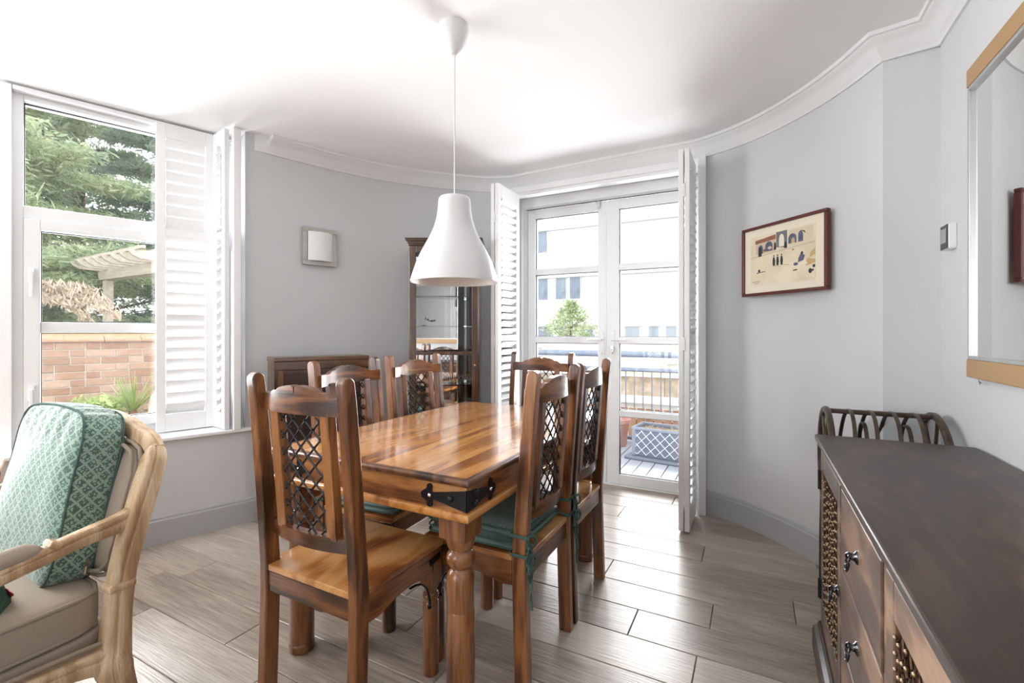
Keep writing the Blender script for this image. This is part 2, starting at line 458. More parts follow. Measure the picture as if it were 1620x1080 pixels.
mb = MB()
strip(mb, LEFT_CURVE, rect(-T, 0, 0, CEIL + .02), ends=((.94, -.342), (0, -1)))
strip(mb, [far_rear, FACE0], rect(-T, 0, 0, .575))
rp = facept(3.45); strip(mb, [(rp[0] - .43, -2.52), rp], rect(-T, 0, 0, CEIL + .02))
mb.build('wall_left', M['wall'], smooth=30, kind='structure')
mb = MB()
mb.box(-1.745, -.325, 3.37, 3.65, 2.295, CEIL + .02)
mb.build('wall_far', M['wall'], kind='structure')
mb = MB()
strip(mb, RIGHT_CURVE + [(.72, 2.452)], rect(-T, 0, 0, CEIL + .02), ends=((0, -1), (0, -1)))
mb.build('wall_far_right', M['wall'], smooth=30, kind='structure')
MB().box(.66, .85, -2.5, 2.75, 0, CEIL + .02).build('wall_right', M['wall'], kind='structure')
mb = MB()
mb.box(-4.75, -2.7, -2.7, -2.5, 0, CEIL + .02).box(-1.0, .85, -2.7, -2.5, 0, CEIL + .02)
mb.box(-2.7, -1.0, -2.7, -2.5, 0, .45).box(-2.7, -1.0, -2.7, -2.5, 2.3, CEIL + .02)
mb.build('wall_back', M['wall'], kind='structure')
w4 = empty('window_4', (-2.7, -2.6, 0), 0, kind='structure')  # unseen rear window, its opening sized for the light it lets in
f = MB()
for x in (0, .81, 1.62): f.box(x, x + .08, -.04, .04, .45, 2.3)
f.box(0, 1.70, -.04, .04, .45, .53).box(0, 1.70, -.04, .04, 2.22, 2.3)
f.build('window_frame', M['upvc'], w4, bevel=.004)
for x in (.08, .89):
    MB().box(x, x + .73, -.005, .005, .53, 2.22).build('pane', M['glass'], w4)

# ceiling follows the room outline
outline = [(-4.75, -2.7)] + [facept(3.5)] + [facept(0)]
mb = MB()
wl0 = WP + WD * -2.42 + WO * .12; wl1 = WP + WD * .99 + WO * .12
mb.prism([(.85, -2.7), (.85, 3.65), (-2.6, 3.65), (-3.05, 2.1), (wl1.x, wl1.y), (wl0.x, wl0.y), (-4.75, -2.7)], 'z', CEIL, CEIL + .12)
mb.build('ceiling', M['ceiling'], kind='structure')

# cornice
cor = [(0, 2.33), (.010, 2.33), (.013, 2.342), (.022, 2.350), (.030, 2.362), (.042, 2.382), (.058, 2.397), (.072, 2.404), (.078, 2.412), (.088, 2.414), (.090, 2.4301), (0, 2.4301)]
mb = MB()
strip(mb, LEFT_CURVE[1:] + RIGHT_CURVE + [(.66, 2.452), (.66, -2.5)], cor, ends=((.4, .8), None))
mb.build('trim_1', M['cornice'], smooth=35, kind='structure')
# skirting
sk = [(0, 0), (.018, 0), (.018, .128), (.013, .134), (.012, .146), (.006, .152), (0, .152)]
mb = MB(); strip(mb, [far_rear, FACE0] + LEFT_CURVE[1:-1] + [(-1.76, 3.362)], sk)
mb.build('baseboard_left', M['skirting'], smooth=30, kind='structure')
mb = MB(); strip(mb, [(-.295, 3.297)] + RIGHT_CURVE[1:] + [(.66, 2.452), (.66, -2.5)], sk)
mb.build('baseboard_right', M['skirting'], smooth=30, kind='structure')

# floor: slab and individual oak planks
fl = MB().box(-4.7, .8, -2.7, 3.66, -.14, -.016).build('floor', M['rubber'], kind='structure')
def xl(y):
    if y < 1.80: return FACE0[0] - .342 * (1.80 - y) / .94
    for a, b in zip(LEFT_CURVE, LEFT_CURVE[1:]):
        if a[1] <= y <= b[1]: return a[0] + (b[0] - a[0]) * (y - a[1]) / (b[1] - a[1])
    return -1.74
def xr(y):
    if y < 2.46: return .66
    for a, b in zip(RIGHT_CURVE, RIGHT_CURVE[1:]):
        if b[1] <= y <= a[1]: return a[0] + (b[0] - a[0]) * (y - a[1]) / (b[1] - a[1])
    return -.33 if y > 3.0 else .5
rnd = random.Random(21)
PW = .1905; row = 0; y = 2.774 - PW * 28
while y < 3.54:
    y1 = min(y + PW, 3.60)
    a = min(xl(y), xl(y1)) - .06; b = max(xr(y), xr(y1)) + .06
    x = a - rnd.uniform(0, 1.1)
    while x < b:
        ln = rnd.choice([.8, 1.2, 1.5, 1.8]); x0 = max(x, a); x1 = min(x + ln, b); x += ln
        if x1 - x0 < .05: continue
        m = MB(); g = .0012; hw = (x1 - x0) / 2 - g; hy = (y1 - y) / 2 - g; c = .0022
        lo = [(-hw, -hy), (hw, -hy), (hw, hy), (-hw, hy)]; hi = [(-hw + c, -hy + c), (hw - c, -hy + c), (hw - c, hy - c), (-hw + c, hy - c)]
        vs = [(*p, -.016) for p in lo] + [(*p, -c) for p in lo] + [(*p, 0) for p in hi]
        fs = [(8, 9, 10, 11)] + [(i, (i + 1) % 4, (i + 1) % 4 + 4, i + 4) for i in range(4)] + [(i + 4, (i + 1) % 4 + 4, (i + 1) % 4 + 8, i + 8) for i in range(4)]
        m._add(vs, fs)
        m.build('plank', M['plank'], fl, loc=((x0 + x1) / 2, (y + y1) / 2, 0))
    y += PW; row += 1

# window sill board
mb = MB()
p0 = facept(3.45); p1 = facept(-.045); ii = (.94, -.342)
inn = [(p0[0] + ii[0] * .035, p0[1] + ii[1] * .035), (p1[0] + ii[0] * .035, p1[1] + ii[1] * .035), p1, facept(0), tuple(Vector(facept(0)) - Vector(ii) * .23), tuple(Vector(p0) - Vector(ii) * .23)]
mb.prism(inn, 'z', .573, .592)
mb.build('trim_2', M['paint'], bevel=.004, kind='structure')

# windows along the left side
def pane_obj(parent, x0, x1, z0, z1, y=.06):
    MB().box(x0, x1, y - .006, y + .006, z0, z1).build('pane', M['glass'], parent)
    g = MB(); e = .004
    g.box(x0, x1, y - .008, y + .008, z1 - e, z1).box(x0, x1, y - .008, y + .008, z0, z0 + e)
    g.box(x0, x0 + e, y - .008, y + .008, z0, z1).box(x1 - e, x1, y - .008, y + .008, z0, z1)
    g.build('gasket', M['rubber'], parent)
def window(n, s0, s1):
    p = WP + WD * s0; W = s1 - s0
    w = empty('window_%d' % n, (p.x, p.y, 0), math.atan2(WD.y, WD.x), kind='structure')
    f = MB()
    f.box(-.05, .02, .0, .11, .59, CEIL).box(W - .05, W + .02, .0, .11, .59, CEIL)     # stiles
    f.box(.02, W - .05, .0, .11, 2.37, CEIL).box(.02, W - .05, .0, .11, 1.765, 1.83).box(.02, W - .05, .0, .11, .59, .645)
    f.build('window_frame', M['upvc'], w, bevel=.003)
    b = MB()                                                                            # shutter frame standing in front
    b.box(-.06, -.018, -.05, -.004, .592, CEIL - .012).box(-.016, W + .0, -.05, -.004, 2.395, CEIL - .012)
    b.build('shutter_frame', M['paint'], w, bevel=.003)
    pane_obj(w, .02, W - .05, 1.83, 2.37)
    c = MB(); y0, y1 = -.018, .075
    c.box(.022, .082, y0, y1, .647, 1.763).box(W - .112, W - .052, y0, y1, .647, 1.763)
    c.box(.082, W - .112, y0, y1, 1.712, 1.763).box(.082, W - .112, y0, y1, .647, .70).box(.082, W - .112, .02, y1, 1.178, 1.236)
    cs = c.build('casement', M['upvc'], w, bevel=.004)
    pane_obj(w, .082, W - .112, 1.236, 1.712, .045); pane_obj(w, .082, W - .112, .70, 1.178, .045)
    for z in (1.46, .86):
        h = MB().box(.036, .062, -.034, -.018, z - .03, z + .05).box(.042, .056, -.05, -.034, z - .10, z + .03)
        h.build('latch', M['upvc'], w, bevel=.003)
    return w
window(1, 0, .983); window(2, -1.13, -.10); window(3, -2.26, -1.23)

# ------------------------------------------------------------------ louvred shutters
def make_panel(parent, w, h, mids, pitch, tilts, stile=.045, rails=(.09, .08), loc=(0, 0, 0), rot=0):
    """panel: x 0..w, z 0..h; louvers are sub-parts sharing one mesh"""
    m = MB(); t = .014
    m.box(0, stile, -t, t, 0, h).box(w - stile, w, -t, t, 0, h)
    zs = [rails[0]] + mids + [h - rails[1]]
    m.box(stile, w - stile, -t, t, 0, rails[0]).box(stile, w - stile, -t, t, h - rails[1], h)
    for z in mids: m.box(stile, w - stile, -t, t, z - .022, z + .022)
    p = m.build('shutter_panel', M['paint'], parent, bevel=.003, loc=loc, rot=(0, 0, rot))
    hw = pitch * .58; sec = [(hw * math.cos(a), .0045 * math.sin(a)) for a in [2 * PI * k / 8 for k in range(8)]]
    lm = MB(); lm.prism(sec, 'x', stile + .002, w - stile - .002)
    me = lm.mesh('louver', 40); me.materials.append(M['paint'])
    edges = [rails[0]] + [v for z in mids for v in (z - .022, z + .022)] + [h - rails[1]]
    for i in range(0, len(edges), 2):
        a, b = edges[i], edges[i + 1]; n = max(1, round((b - a) / pitch)); st = (b - a) / n
        for k in range(n):
            o = bpy.data.objects.new('louver', me); COL.objects.link(o); o.parent = p
            o.location = (0, 0, a + st * (k + .5)); o.rotation_euler = (tilts[i // 2], 0, 0)
    return p
def hinge_at(parent, x, y, zs):
    for z in zs:
        MB().cbox((x, y, z), (.012, .012, .07)).tube([(x, y, z - .038), (x, y, z + .038)], .006, 8).build('hinge', M['chrome'] if False else M['upvc'], parent)
# window bifold
sh = empty('window_shutter', (-2.828, 1.695, .597), 0,
           'white louvred bi-fold shutter standing half open beside the garden window', 'shutter')
def at2(parent, a, b, **k):
    ang = math.atan2(b[1] - a[1], b[0] - a[0]); L0 = math.hypot(b[0] - a[0], b[1] - a[1])
    return make_panel(parent, L0, loc=(a[0] + 2.828, a[1] - 1.695, .0), rot=ang, **k)
HW = 1.815
at2(sh, (-2.828, 1.695), (-2.990, 1.722), h=HW, mids=[1.175], pitch=.066, tilts=[math.radians(-42), math.radians(-42)], rails=(.10, .085))
at2(sh, (-3.0036, 1.7177), (-3.0957, 1.4435), h=HW, mids=[1.175], pitch=.066, tilts=[math.radians(58), math.radians(80)], rails=(.10, .085))
hinge_at(sh, -2.996 + 2.828, 1.724 - 1.695, (.15, .95, 1.65))
# frame post the shutter hangs on
mb = MB(); mb.box(-.035, .035, -.02, .02, .592, 2.425)
mb.build('trim_3', M['paint'], loc=(-2.827, 1.750, 0), rot=(0, 0, math.radians(-20)), bevel=.003, kind='structure')

def door_shutter(x_near, x_back, y0, y1, label):
    s = empty('door_shutter', (x_near, y1, .015), 0, label, 'shutter')
    for x, tl in ((x_near, 40), (x_back, -40)):
        make_panel(s, y1 - y0, 2.245, [1.125], .0545, [math.radians(tl)] * 2, stile=.048, rails=(.11, .10), loc=(x - x_near, 0, 0), rot=-PI / 2)
    hinge_at(s, (x_back - x_near) / 2, -(y1 - y0), (.25, 1.1, 2.0))
    hinge_at(s, 0, .008, (.3, 1.12, 1.95))
    return s
door_shutter(-.355, -.389, 2.885, 3.225, 'white louvred shutter folded back at the right of the balcony doors')
door_shutter(-1.655, -1.689, 2.925, 3.265, 'white louvred shutter folded back at the left of the balcony doors')

# casing that carries the door shutters
mb = MB()
mb.box(-.332, -.285, 3.235, 3.36, 0, 2.33).box(-1.775, -1.725, 3.285, 3.40, 0, 2.33)
mb.box(-1.725, -.332, 3.285, 3.375, 2.285, 2.33).box(-1.725, -.332, 3.30, 3.375, 2.262, 2.285)
mb.build('trim_4', M['paint'], bevel=.003, kind='structure')
# door frame
mb = MB()
mb.box(-1.745, -1.722, 3.50, 3.66, 0, 2.295).box(-.346, -.325, 3.50, 3.66, 0, 2.295).box(-1.722, -.346, 3.50, 3.66, 2.218, 2.295)
mb.box(-1.722, -.346, 3.56, 3.68, -.02, .006)
mb.build('trim_5', M['upvc'], bevel=.003, kind='structure')
def door(n, x0, x1, sl, sr, handle_side):
    d = empty('door_%d' % n, (x0, 3.60, 0), 0, kind='structure')
    W = x1 - x0; f = MB(); y0, y1 = -.022, .035
    f.box(0, sl, y0, y1, .008, 2.213).box(W - sr, W, y0, y1, .008, 2.213)
    zs = [.084, .531, .578, 1.095, 1.147, 1.664, 1.713, 2.140]
    f.box(sl, W - sr, y0, y1, .008, zs[0]).box(sl, W - sr, y0, y1, zs[7], 2.213)
    for a, b in ((1, 2), (3, 4), (5, 6)): f.box(sl, W - sr, y0, y1, zs[a], zs[b])
    f.build('door_frame', M['upvc'], d, bevel=.004)
    for a, b in ((0, 1), (2, 3), (4, 5), (6, 7)):
        MB().box(sl, W - sr, .002, .014, zs[a], zs[b]).build('pane', M['glass'], d)
        g = MB(); e = .005
        g.box(sl, W - sr, -.004, .016, zs[b] - e, zs[b]).box(sl, W - sr, -.004, .016, zs[a], zs[a] + e * .6)
        g.box(sl, sl + e, -.004, .016, zs[a], zs[b]).box(W - sr - e, W - sr, -.004, .016, zs[a], zs[b])
        g.build('gasket', M['rubber'], d)
    hx = W - sr * .45 if handle_side > 0 else sl * .5
    h = MB().box(hx - .014, hx + .014, -.030, -.022, 1.00, 1.20)
    h.tube([(hx, -.03, 1.125), (hx, -.065, 1.125), (hx - handle_side * .11, -.068, 1.122)], .008, 8)
    hh = h.build('handle', M['upvc'], d, bevel=.002)
    k = MB()
    for z in (1.175, 1.02): k.tube([(hx, -.030, z), (hx, -.034, z)], .005, 8)
    if handle_side < 0: k.lathe([(.012, 0), (.012, .006)], 12, (hx, -.04, 1.045)).box(hx - .012, hx + .01, -.045, -.03, 1.03, 1.075)
    k.build('lock', M['chrome'], hh)
    for z in (.3, 1.1, 1.9):
        xx = -.004 if handle_side > 0 else W + .004
        MB().tube([(xx, -.03, z - .045), (xx, -.03, z + .045)], .008, 8).build('hinge', M['upvc'], d)
    return d
d1 = door(1, -1.718, -1.036, .069, .069, 1)
d2 = door(2, -1.032, -.350, .095, .069, -1)
MB().tube([(.62, -.03, 2.16), (.62, -.03, 2.235)], .006, 8).cbox((.62, -.028, 2.19), (.025, .012, .05)).build('bolt', M['chrome'], d1)
MB().box(-1.722, -.346, 3.565, 3.57, 2.213, 2.218).build('trim_6', M['rubber'], kind='structure')

# ================================================================== DINING TABLE
def table_leg_profile(R=.044):
    return [(R * .98, 0), (R * 1.02, .008), (R * 1.03, .03), (R * .97, .033), (R * .99, .038), (R * 1.0, .20), (R * .985, .345), (R * .94, .349), (R * .98, .354),
            (R * .98, .43), (R * .93, .452), (R * .74, .466), (R * .66, .470), (R * .66, .474), (R * .80, .477), (R * .94, .487), (R * .99, .50), (R * .94, .513),
            (R * .80, .523), (R * .70, .526), (R * .72, .530), (R * .86, .532), (R * .92, .540), (R * 1.0, .556), (R * 1.0, .566)]
tb = empty('dining_table', (-1.149, 1.758, 0), 0,
           'polished golden-brown wooden dining table with turned legs and black corner straps', 'table')
hx, hy = .431, .652
edge_w = .0
nb = 7
for i in range(nb):
    x0 = -hx + .012 + (2 * hx - .024) * i / nb; x1 = -hx + .012 + (2 * hx - .024) * (i + 1) / nb
    MB().box(-(x1 - x0) / 2 + .0002, (x1 - x0) / 2 - .0002, -hy + .012, hy - .012, 0, .018).build('top_board', M['tabletop'], tb, loc=((x0 + x1) / 2, 0, .742))
def border(z0, z1, out, prof_r, name, mat):
    # moulded band round the table, four mitred lengths as one closed sweep
    m = MB(); r = prof_r
    loops = []
    zc = (z0 + z1) / 2; hz = (z1 - z0) / 2
    sec = [(-.02, z0), (out - r, z0)] + [(out - r + r * math.cos(a), zc + hz * math.sin(a)) for a in [(-90 + 180 * k / 8) * PI / 180 for k in range(1, 8)]] + [(out - r, z1), (-.02, z1)]
    cs = [(-hx, -hy), (hx, -hy), (hx, hy), (-hx, hy)]; sg = [(-1, -1), (1, -1), (1, 1), (-1, 1)]
    n = len(sec); vs = []; fs = []
    for c, s_ in zip(cs, sg):
        vs += [(c[0] + s_[0] * (a), c[1] + s_[1] * (a), z) for a, z in sec]
    for i in range(4):
        j = (i + 1) % 4
        for k in range(n):
            k2 = (k + 1) % n; fs.append((i * n + k, i * n + k2, j * n + k2, j * n + k))
    m._add(vs, fs)
    return m.build(name, mat, tb, smooth=40)
border(.738, .7602, 0.002, .011, 'edge_moulding', M['sheesham_y'])
border(.636, .663, .002, .011, 'lower_moulding', M['tabletop'])
m = MB(); a = .012; t = .022
for (x0, x1, y0, y1) in ((-hx + a, hx - a, -hy + a, -hy + a + t), (-hx + a, hx - a, hy - a - t, hy - a)):
    MB().box(x0, x1, y0, y1, .645, .742).build('apron', M['apron_x'], tb)
for (x0, x1, y0, y1) in ((-hx + a, -hx + a + t, -hy + a + t, hy - a - t), (hx - a - t, hx - a, -hy + a + t, hy - a - t)):
    MB().box(x0, x1, y0, y1, .645, .742).build('apron', M['apron_y'], tb)
leg_me = None
for sx in (-1, 1):
    for sy in (-1, 1):
        c = (sx * (hx - .075), sy * (hy - .075))
        if leg_me is None:
            l0 = MB().lathe(table_leg_profile(), 28).box(-.047, .047, -.047, .047, .566, .640).build('leg', M['sheesham_z'], tb, smooth=35, bevel=.003, loc=(*c, 0)); leg_me = l0
        else: inst(leg_me, tb, (*c, 0), (0, 0, PI / 2 * (sx + sy)))
# black iron corner straps with trefoil ends and studs
def strap(parent):
    # in plane x (along), z ; thickness toward -y
    m = MB()
    L0 = .116
    poly = [(0, -.031), (L0, -.010), (L0 + .006, -.011)]
    def lobe(cx, cz, r, a0, a1, n=6): return [(cx + r * math.cos(math.radians(a0 + (a1 - a0) * k / n)), cz + r * math.sin(math.radians(a0 + (a1 - a0) * k / n))) for k in range(n + 1)]
    poly += lobe(L0 + .014, -.024, .011, 200, 380) + lobe(L0 + .034, 0, .012, -60, 60) + lobe(L0 + .014, .024, .011, -20, 160)
    poly += [(L0 + .006, .011), (L0, .010), (0, .031)]
    m.prism(poly, 'y', -.0035, 0)
    return m
def stud(x, z): return MB().lathe([(.010, 0), (.0095, .003), (.006, .006), (0.0001, .0072)], 14)
for sx in (-1, 1):
    for sy in (-1, 1):
        # on the short apron face (along x)
        for face in (0, 1):
            if face == 0:
                Mx = Matrix.Translation((sx * (hx - a), sy * (hy - a), .697)) @ Matrix.Diagonal((-sx, 1 if sy < 0 else -1, 1, 1))
            else:
                R = Matrix(((0, 1, 0, 0), (1, 0, 0, 0), (0, 0, 1, 0), (0, 0, 0, 1)))
                Mx = Matrix.Translation((sx * (hx - a), sy * (hy - a), .697)) @ Matrix.Diagonal((1 if sx < 0 else -1, -sy, 1, 1)) @ R
            s0 = strap(None); q = MB(); q.M = Mx; q._add(s0.v, s0.f)
            so = q.build('corner_strap', M['iron'], tb, smooth=30)
            pts = [(.054, 0), (.130, 0)] if face == 0 else [(.042, .016), (.042, -.016), (.130, 0)]
            for k, (px_, pz_) in enumerate(pts):
                u = stud(0, 0); q = MB(); q.M = Mx @ Matrix.Translation((px_, -.0035, pz_)) @ Matrix.Rotation(PI / 2, 4, 'X') @ Matrix.Scale(1 if k < len(pts) - 1 else .6, 4)
                q._add(u.v, u.f); q.build('stud', M['iron'] if k < len(pts) - 1 else M['chrome'], so, smooth=50)

# ================================================================== DINING CHAIRS
CW = .417; PWX = .033; CH = 1.058
def post_mb(sx):
    """rear leg running up into the leaning, round-topped back post"""
    x0 = sx * CW / 2; x1 = sx * (CW / 2 - PWX)
    prof = []   # (z, yback, yfront)
    for k in range(15):
        z = CH * k / 14
        lean = -.045 * max(0, (z - .42) / (CH - .42)) ** 1.2
        d = .050 if z < .5 else .050 - .008 * (z - .5) / .55
        kick = -.012 * max(0, (.42 - z) / .42)
        prof.append((z, lean + kick, lean + kick + d))
    back = [(p[1], p[0]) for p in prof if p[0] < CH - .02]; front = [(p[2], p[0]) for p in prof if p[0] < CH - .02]
    yb, yf = prof[-1][1], prof[-1][2]; yc = (yb + yf) / 2; r = (yf - yb) / 2
    top = [(yc - r * math.cos(a_), CH - r + r * math.sin(a_)) for a_ in [PI * k / 8 for k in range(9)]]
    poly = back + top + front[::-1]
    m = MB(); m.prism(poly, 'x', min(x0, x1), max(x0, x1)); return m
def yb_at(z): return -.045 * max(0, (z - .42) / (CH - .42)) ** 1.2
def bow(x, w): return -.030 * (1 - (x / w) ** 2)
def rail_mb(z0f, z1f, w, t, ybase, n=40):
    m = MB(); vs = []; fs = []
    for i in range(n + 1):
        x = -w + 2 * w * i / n
        z0, z1 = z0f(x), z1f(x)
        y = ybase + bow(x, w)
        vs += [(x, y, z0), (x, y + t, z0), (x, y + t, z1), (x, y, z1)]
    for i in range(n):
        for k in range(4):
            k2 = (k + 1) % 4; fs.append((4 * i + k, 4 * i + k2, 4 * i + 4 + k2, 4 * i + 4 + k))
    fs += [(0, 1, 2, 3), (4 * n + 3, 4 * n + 2, 4 * n + 1, 4 * n)]
    m._add(vs, fs); return m
def top_profile(x):
    u = abs(x)
    # scalloped crest: low ends, a step, then a swell to the middle with a keyhole notch
    if u > .128: z = .0
    elif u > .086: z = .014 * math.sin((.128 - u) / .042 * PI / 2 * 1.25)
    else: z = .0135 + .0185 * max(0, math.cos(u / .086 * PI / 2)) ** .55
    if u < .003: z -= .026
    elif u < .010: z -= .004
    return .996 + z
def make_chair():
    root = empty('dining_chair', (0, 0, 0))
    for sx in (-1, 1): post_mb(sx).build('back_post', M['sheesham_z'], root, bevel=.004, smooth=35)
    wi = CW / 2 - PWX + .004
    rail_mb(lambda x: .945, top_profile, wi + .006, .024, yb_at(.98) + .030, 96).build('top_rail', M['sheesham_x'], root, smooth=40)
    rail_mb(lambda x: .553, lambda x: .594, wi, .026, yb_at(.57) + .030).build('bottom_rail', M['sheesham_x'], root, smooth=40)
    # stiles follow the lean
    for sx in (-1, 1):
        xc = sx * .108; y0 = yb_at(.57) + .030 + bow(xc, wi); y1 = yb_at(.96) + .030 + bow(xc, wi)
        m = MB(); vs = [(xc - .018, y0, .585), (xc + .018, y0, .585), (xc + .018, y0 + .03, .585), (xc - .018, y0 + .03, .585),
                        (xc - .018, y1, .955), (xc + .018, y1, .955), (xc + .018, y1 + .03, .955), (xc - .018, y1 + .03, .955)]
        m._add(vs, [(0, 3, 2, 1), (4, 5, 6, 7), (0, 1, 5, 4), (1, 2, 6, 5), (2, 3, 7, 6), (3, 0, 4, 7)])
        m.build('stile', M['sheesham_z'], root, bevel=.003)
    # iron lattice with clenched knots
    W0, z0, z1 = .090, .592, .948; p = .0525
    def P(x, z, off=0): return (x, yb_at(z) + .030 + .014 + bow(x, wi) + off, z)
    m = MB()
    for sgn in (1, -1):
        k = -8
        while k < 16:
            c = z0 + .008 + p * k       # z = c + sgn*(x + W0) * 1.0
            xs = []
            for j in range(0, 9):
                x = -W0 + 2 * W0 * j / 8
                z = c + (x + W0) if sgn > 0 else c + (W0 - x)
                xs.append((x, z))
            # clip
            pts = []
            for (xa, za), (xb, zb) in zip(xs, xs[1:]):
                if za < z0 and zb > z0: 
                    t_ = (z0 - za) / (zb - za); pts.append((xa + (xb - xa) * t_, z0))
                if z0 <= za <= z1: pts.append((xa, za))
                if za < z1 < zb: t_ = (z1 - za) / (zb - za); pts.append((xa + (xb - xa) * t_, z1))
            if xs[-1][1] <= z1 and xs[-1][1] >= z0: pts.append(xs[-1])
            pts = sorted(set(pts), key=lambda q: q[1])
            if sgn < 0: pass
            if len(pts) > 1: m.tube([P(x, z, .0015 * sgn) for x, z in pts], .0030, 6)
            k += 1
    # knots at the crossings
    for i in range(-12, 24):
        for j in range(-12, 24):
            # c1 = z0+.008+p*i + (x+W0) ; c2 = z0+.008+p*j + (W0-x)
            x = (j - i) * p / 2; z = z0 + .008 + p * i + x + W0
            if abs(x) < W0 - .004 and z0 + .008 < z < z1 - .006:
                c = P(x, z)
                vs = [(c[0] + dx, c[1] + dy, c[2] + dz) for dx, dy, dz in ((-.0100, 0, 0), (.0100, 0, 0), (0, -.0075, .0), (0, .0075, 0), (0, 0, .0058), (0, 0, -.0058))]
                m._add(vs, [(0, 2, 4), (2, 1, 4), (1, 3, 4), (3, 0, 4), (2, 0, 5), (1, 2, 5), (3, 1, 5), (0, 3, 5)])
    m.build('iron_lattice', M['iron'], root, smooth=60)
    # seat
    D = .405
    q_ = CW / 2; m = MB(); m.prism([(-q_ + PWX, .004), (q_ - PWX, .004), (q_ - PWX, .0505), (q_ - .002, .0505), (q_ - .002, D), (-q_ + .002, D), (-q_ + .002, .0505), (-q_ + PWX, .0505)], 'z', .435, .455)
    m.build('seat', M['seatwood'], root, bevel=.003)
    m = MB().box(-CW / 2 + PWX, CW / 2 - PWX, .006, .028, .372, .4345); m.build('seat_rail', M['sheesham_x'], root, bevel=.002)
    m = MB().box(-CW / 2 + .03, CW / 2 - .03, D - .03, D - .008, .372, .4345); m.build('seat_rail', M['sheesham_x'], root, bevel=.002)
    for sx in (-1, 1):
        xa, xb = sorted((sx * (CW / 2 - .004), sx * (CW / 2 - .026)))
        poly = [(.051, .4345), (.051, .355), (.09, .352), (.13, .362), (.16, .368), (.20, .372), (.24, .372), (.28, .366), (.31, .360), (.352, .360), (.352, .4345)]
        MB().prism(poly, 'x', xa, xb).build('seat_rail', M['sheesham_y'], root, bevel=.002)
    R = .028
    prof = [(R * .95, 0), (R, .006), (R, .03), (R * .96, .034), (R, .04), (R, .235), (R * .96, .25), (R * .78, .258), (R * .95, .264), (R * 1.0, .272), (R * .95, .28), (R * .74, .286), (R * .76, .292), (R * .95, .305), (R * 1.0, .31)]
    for sx in (-1, 1):
        MB().lathe(prof, 20).box(-.027, .027, -.027, .027, .31, .4345).build('front_leg', M['sheesham_z'], root, smooth=35, bevel=.002, loc=(sx * (CW / 2 - .031), D - .035, 0))
        b = MB(); x = sx * (CW / 2 - .015); yb = D - .064
        b.bar([(x, yb - .10, .357), (x, yb - .075, .355), (x, yb - .045, .345), (x, yb - .018, .322), (x, yb - .004, .292), (x, yb + .002, .262), (x, yb + .000, .245)], .010, .005)
        b.lathe([(.0001, 0), (.007, .004), (.007, .009), (.0001, .013)], 8, (x, yb + .001, .238))
        b.build('iron_bracket', M['iron'], root, smooth=50)
        # small studded plate at the seat corner
        c = MB(); xx = sx * (CW / 2 - .0035)
        c.bar([(xx, D - .075, .40), (xx, D - .02, .41)], .004, .022).tube([(xx, D - .07, .40), (xx + sx * .005, D - .07, .40)], .006, 8)
        c.build('iron_strap', M['iron'], root)
    return root
chairs = [  # x, y (middle of rear foot line), facing angle (0 = +Y), label
    (-1.1785, .935, 0, 'wooden dining chair in the foreground with bare seat and its back to the viewer'),
    (-.655, 1.5515, 90, 'wooden dining chair with two green tied cushions, drawn up on the right of the table'),
    (-.655, 1.996, 90, 'wooden dining chair with bare seat on the right of the table, nearest the balcony doors'),
    (-1.172, 2.625, 180, 'wooden dining chair standing behind the far end of the table before the left shutter'),
    (-1.672, 1.575, -87, 'wooden dining chair on the left of the table, in front of the low panelled cabinet'),
    (-1.685, 2.075, -93, 'wooden dining chair on the left of the table, in front of the glazed display cabinet'),
]
proto = make_chair()
for i, (x, y, a_, lab) in enumerate(chairs):
    c = proto if i == 0 else copy_tree(proto)
    c.location = (x, y, 0); c.rotation_euler = (0, 0, math.radians(a_))
    tag(c, lab, 'chair', 'dining chairs around the table')

# ------------------------------------------------------------------ seat cushions
def pad_mb(w, d, h, n=14, puff=.5):
    """soft square pad centred at the origin, bottom at z=0"""
    m = MB(); vs = []; fs = []
    def zt(u, v): return h * (.32 + .68 * ((1 - abs(u) ** 5) * (1 - abs(v) ** 5)) ** puff)
    idx = {}
    for side in (1, -1):
        for i in range(n + 1):
            for j in range(n + 1):
                u = -1 + 2 * i / n; v = -1 + 2 * j / n
                r = 1 - .035 * (u * u * v * v)
                z = zt(u, v)
                z = h / 2 + side * (z - h * .5) if side > 0 else h / 2 - (z - h * .5) * .8
                if side < 0 and (i in (0, n) or j in (0, n)):
                    idx[(side, i, j)] = idx[(1, i, j)]; continue
                idx[(side, i, j)] = len(vs); vs.append((u * w / 2 * r, v * d / 2 * r, z))
    for side in (1, -1):
        for i in range(n):
            for j in range(n):
                q = (idx[(side, i, j)], idx[(side, i + 1, j)], idx[(side, i + 1, j + 1)], idx[(side, i, j + 1)])
                fs.append(q if side > 0 else q[::-1])
    m._add(vs, fs); return m
def loop_pts(w, d, z, n=10, r=.03):
    pts = []
    for cx, cy, a0 in ((w / 2 - r, d / 2 - r, 0), (-w / 2 + r, d / 2 - r, 90), (-w / 2 + r, -d / 2 + r, 180), (w / 2 - r, -d / 2 + r, 270)):
        for k in range(5):
            a_ = math.radians(a0 + 90 * k / 4); pts.append((cx + r * math.cos(a_), cy + r * math.sin(a_), z))
    return pts
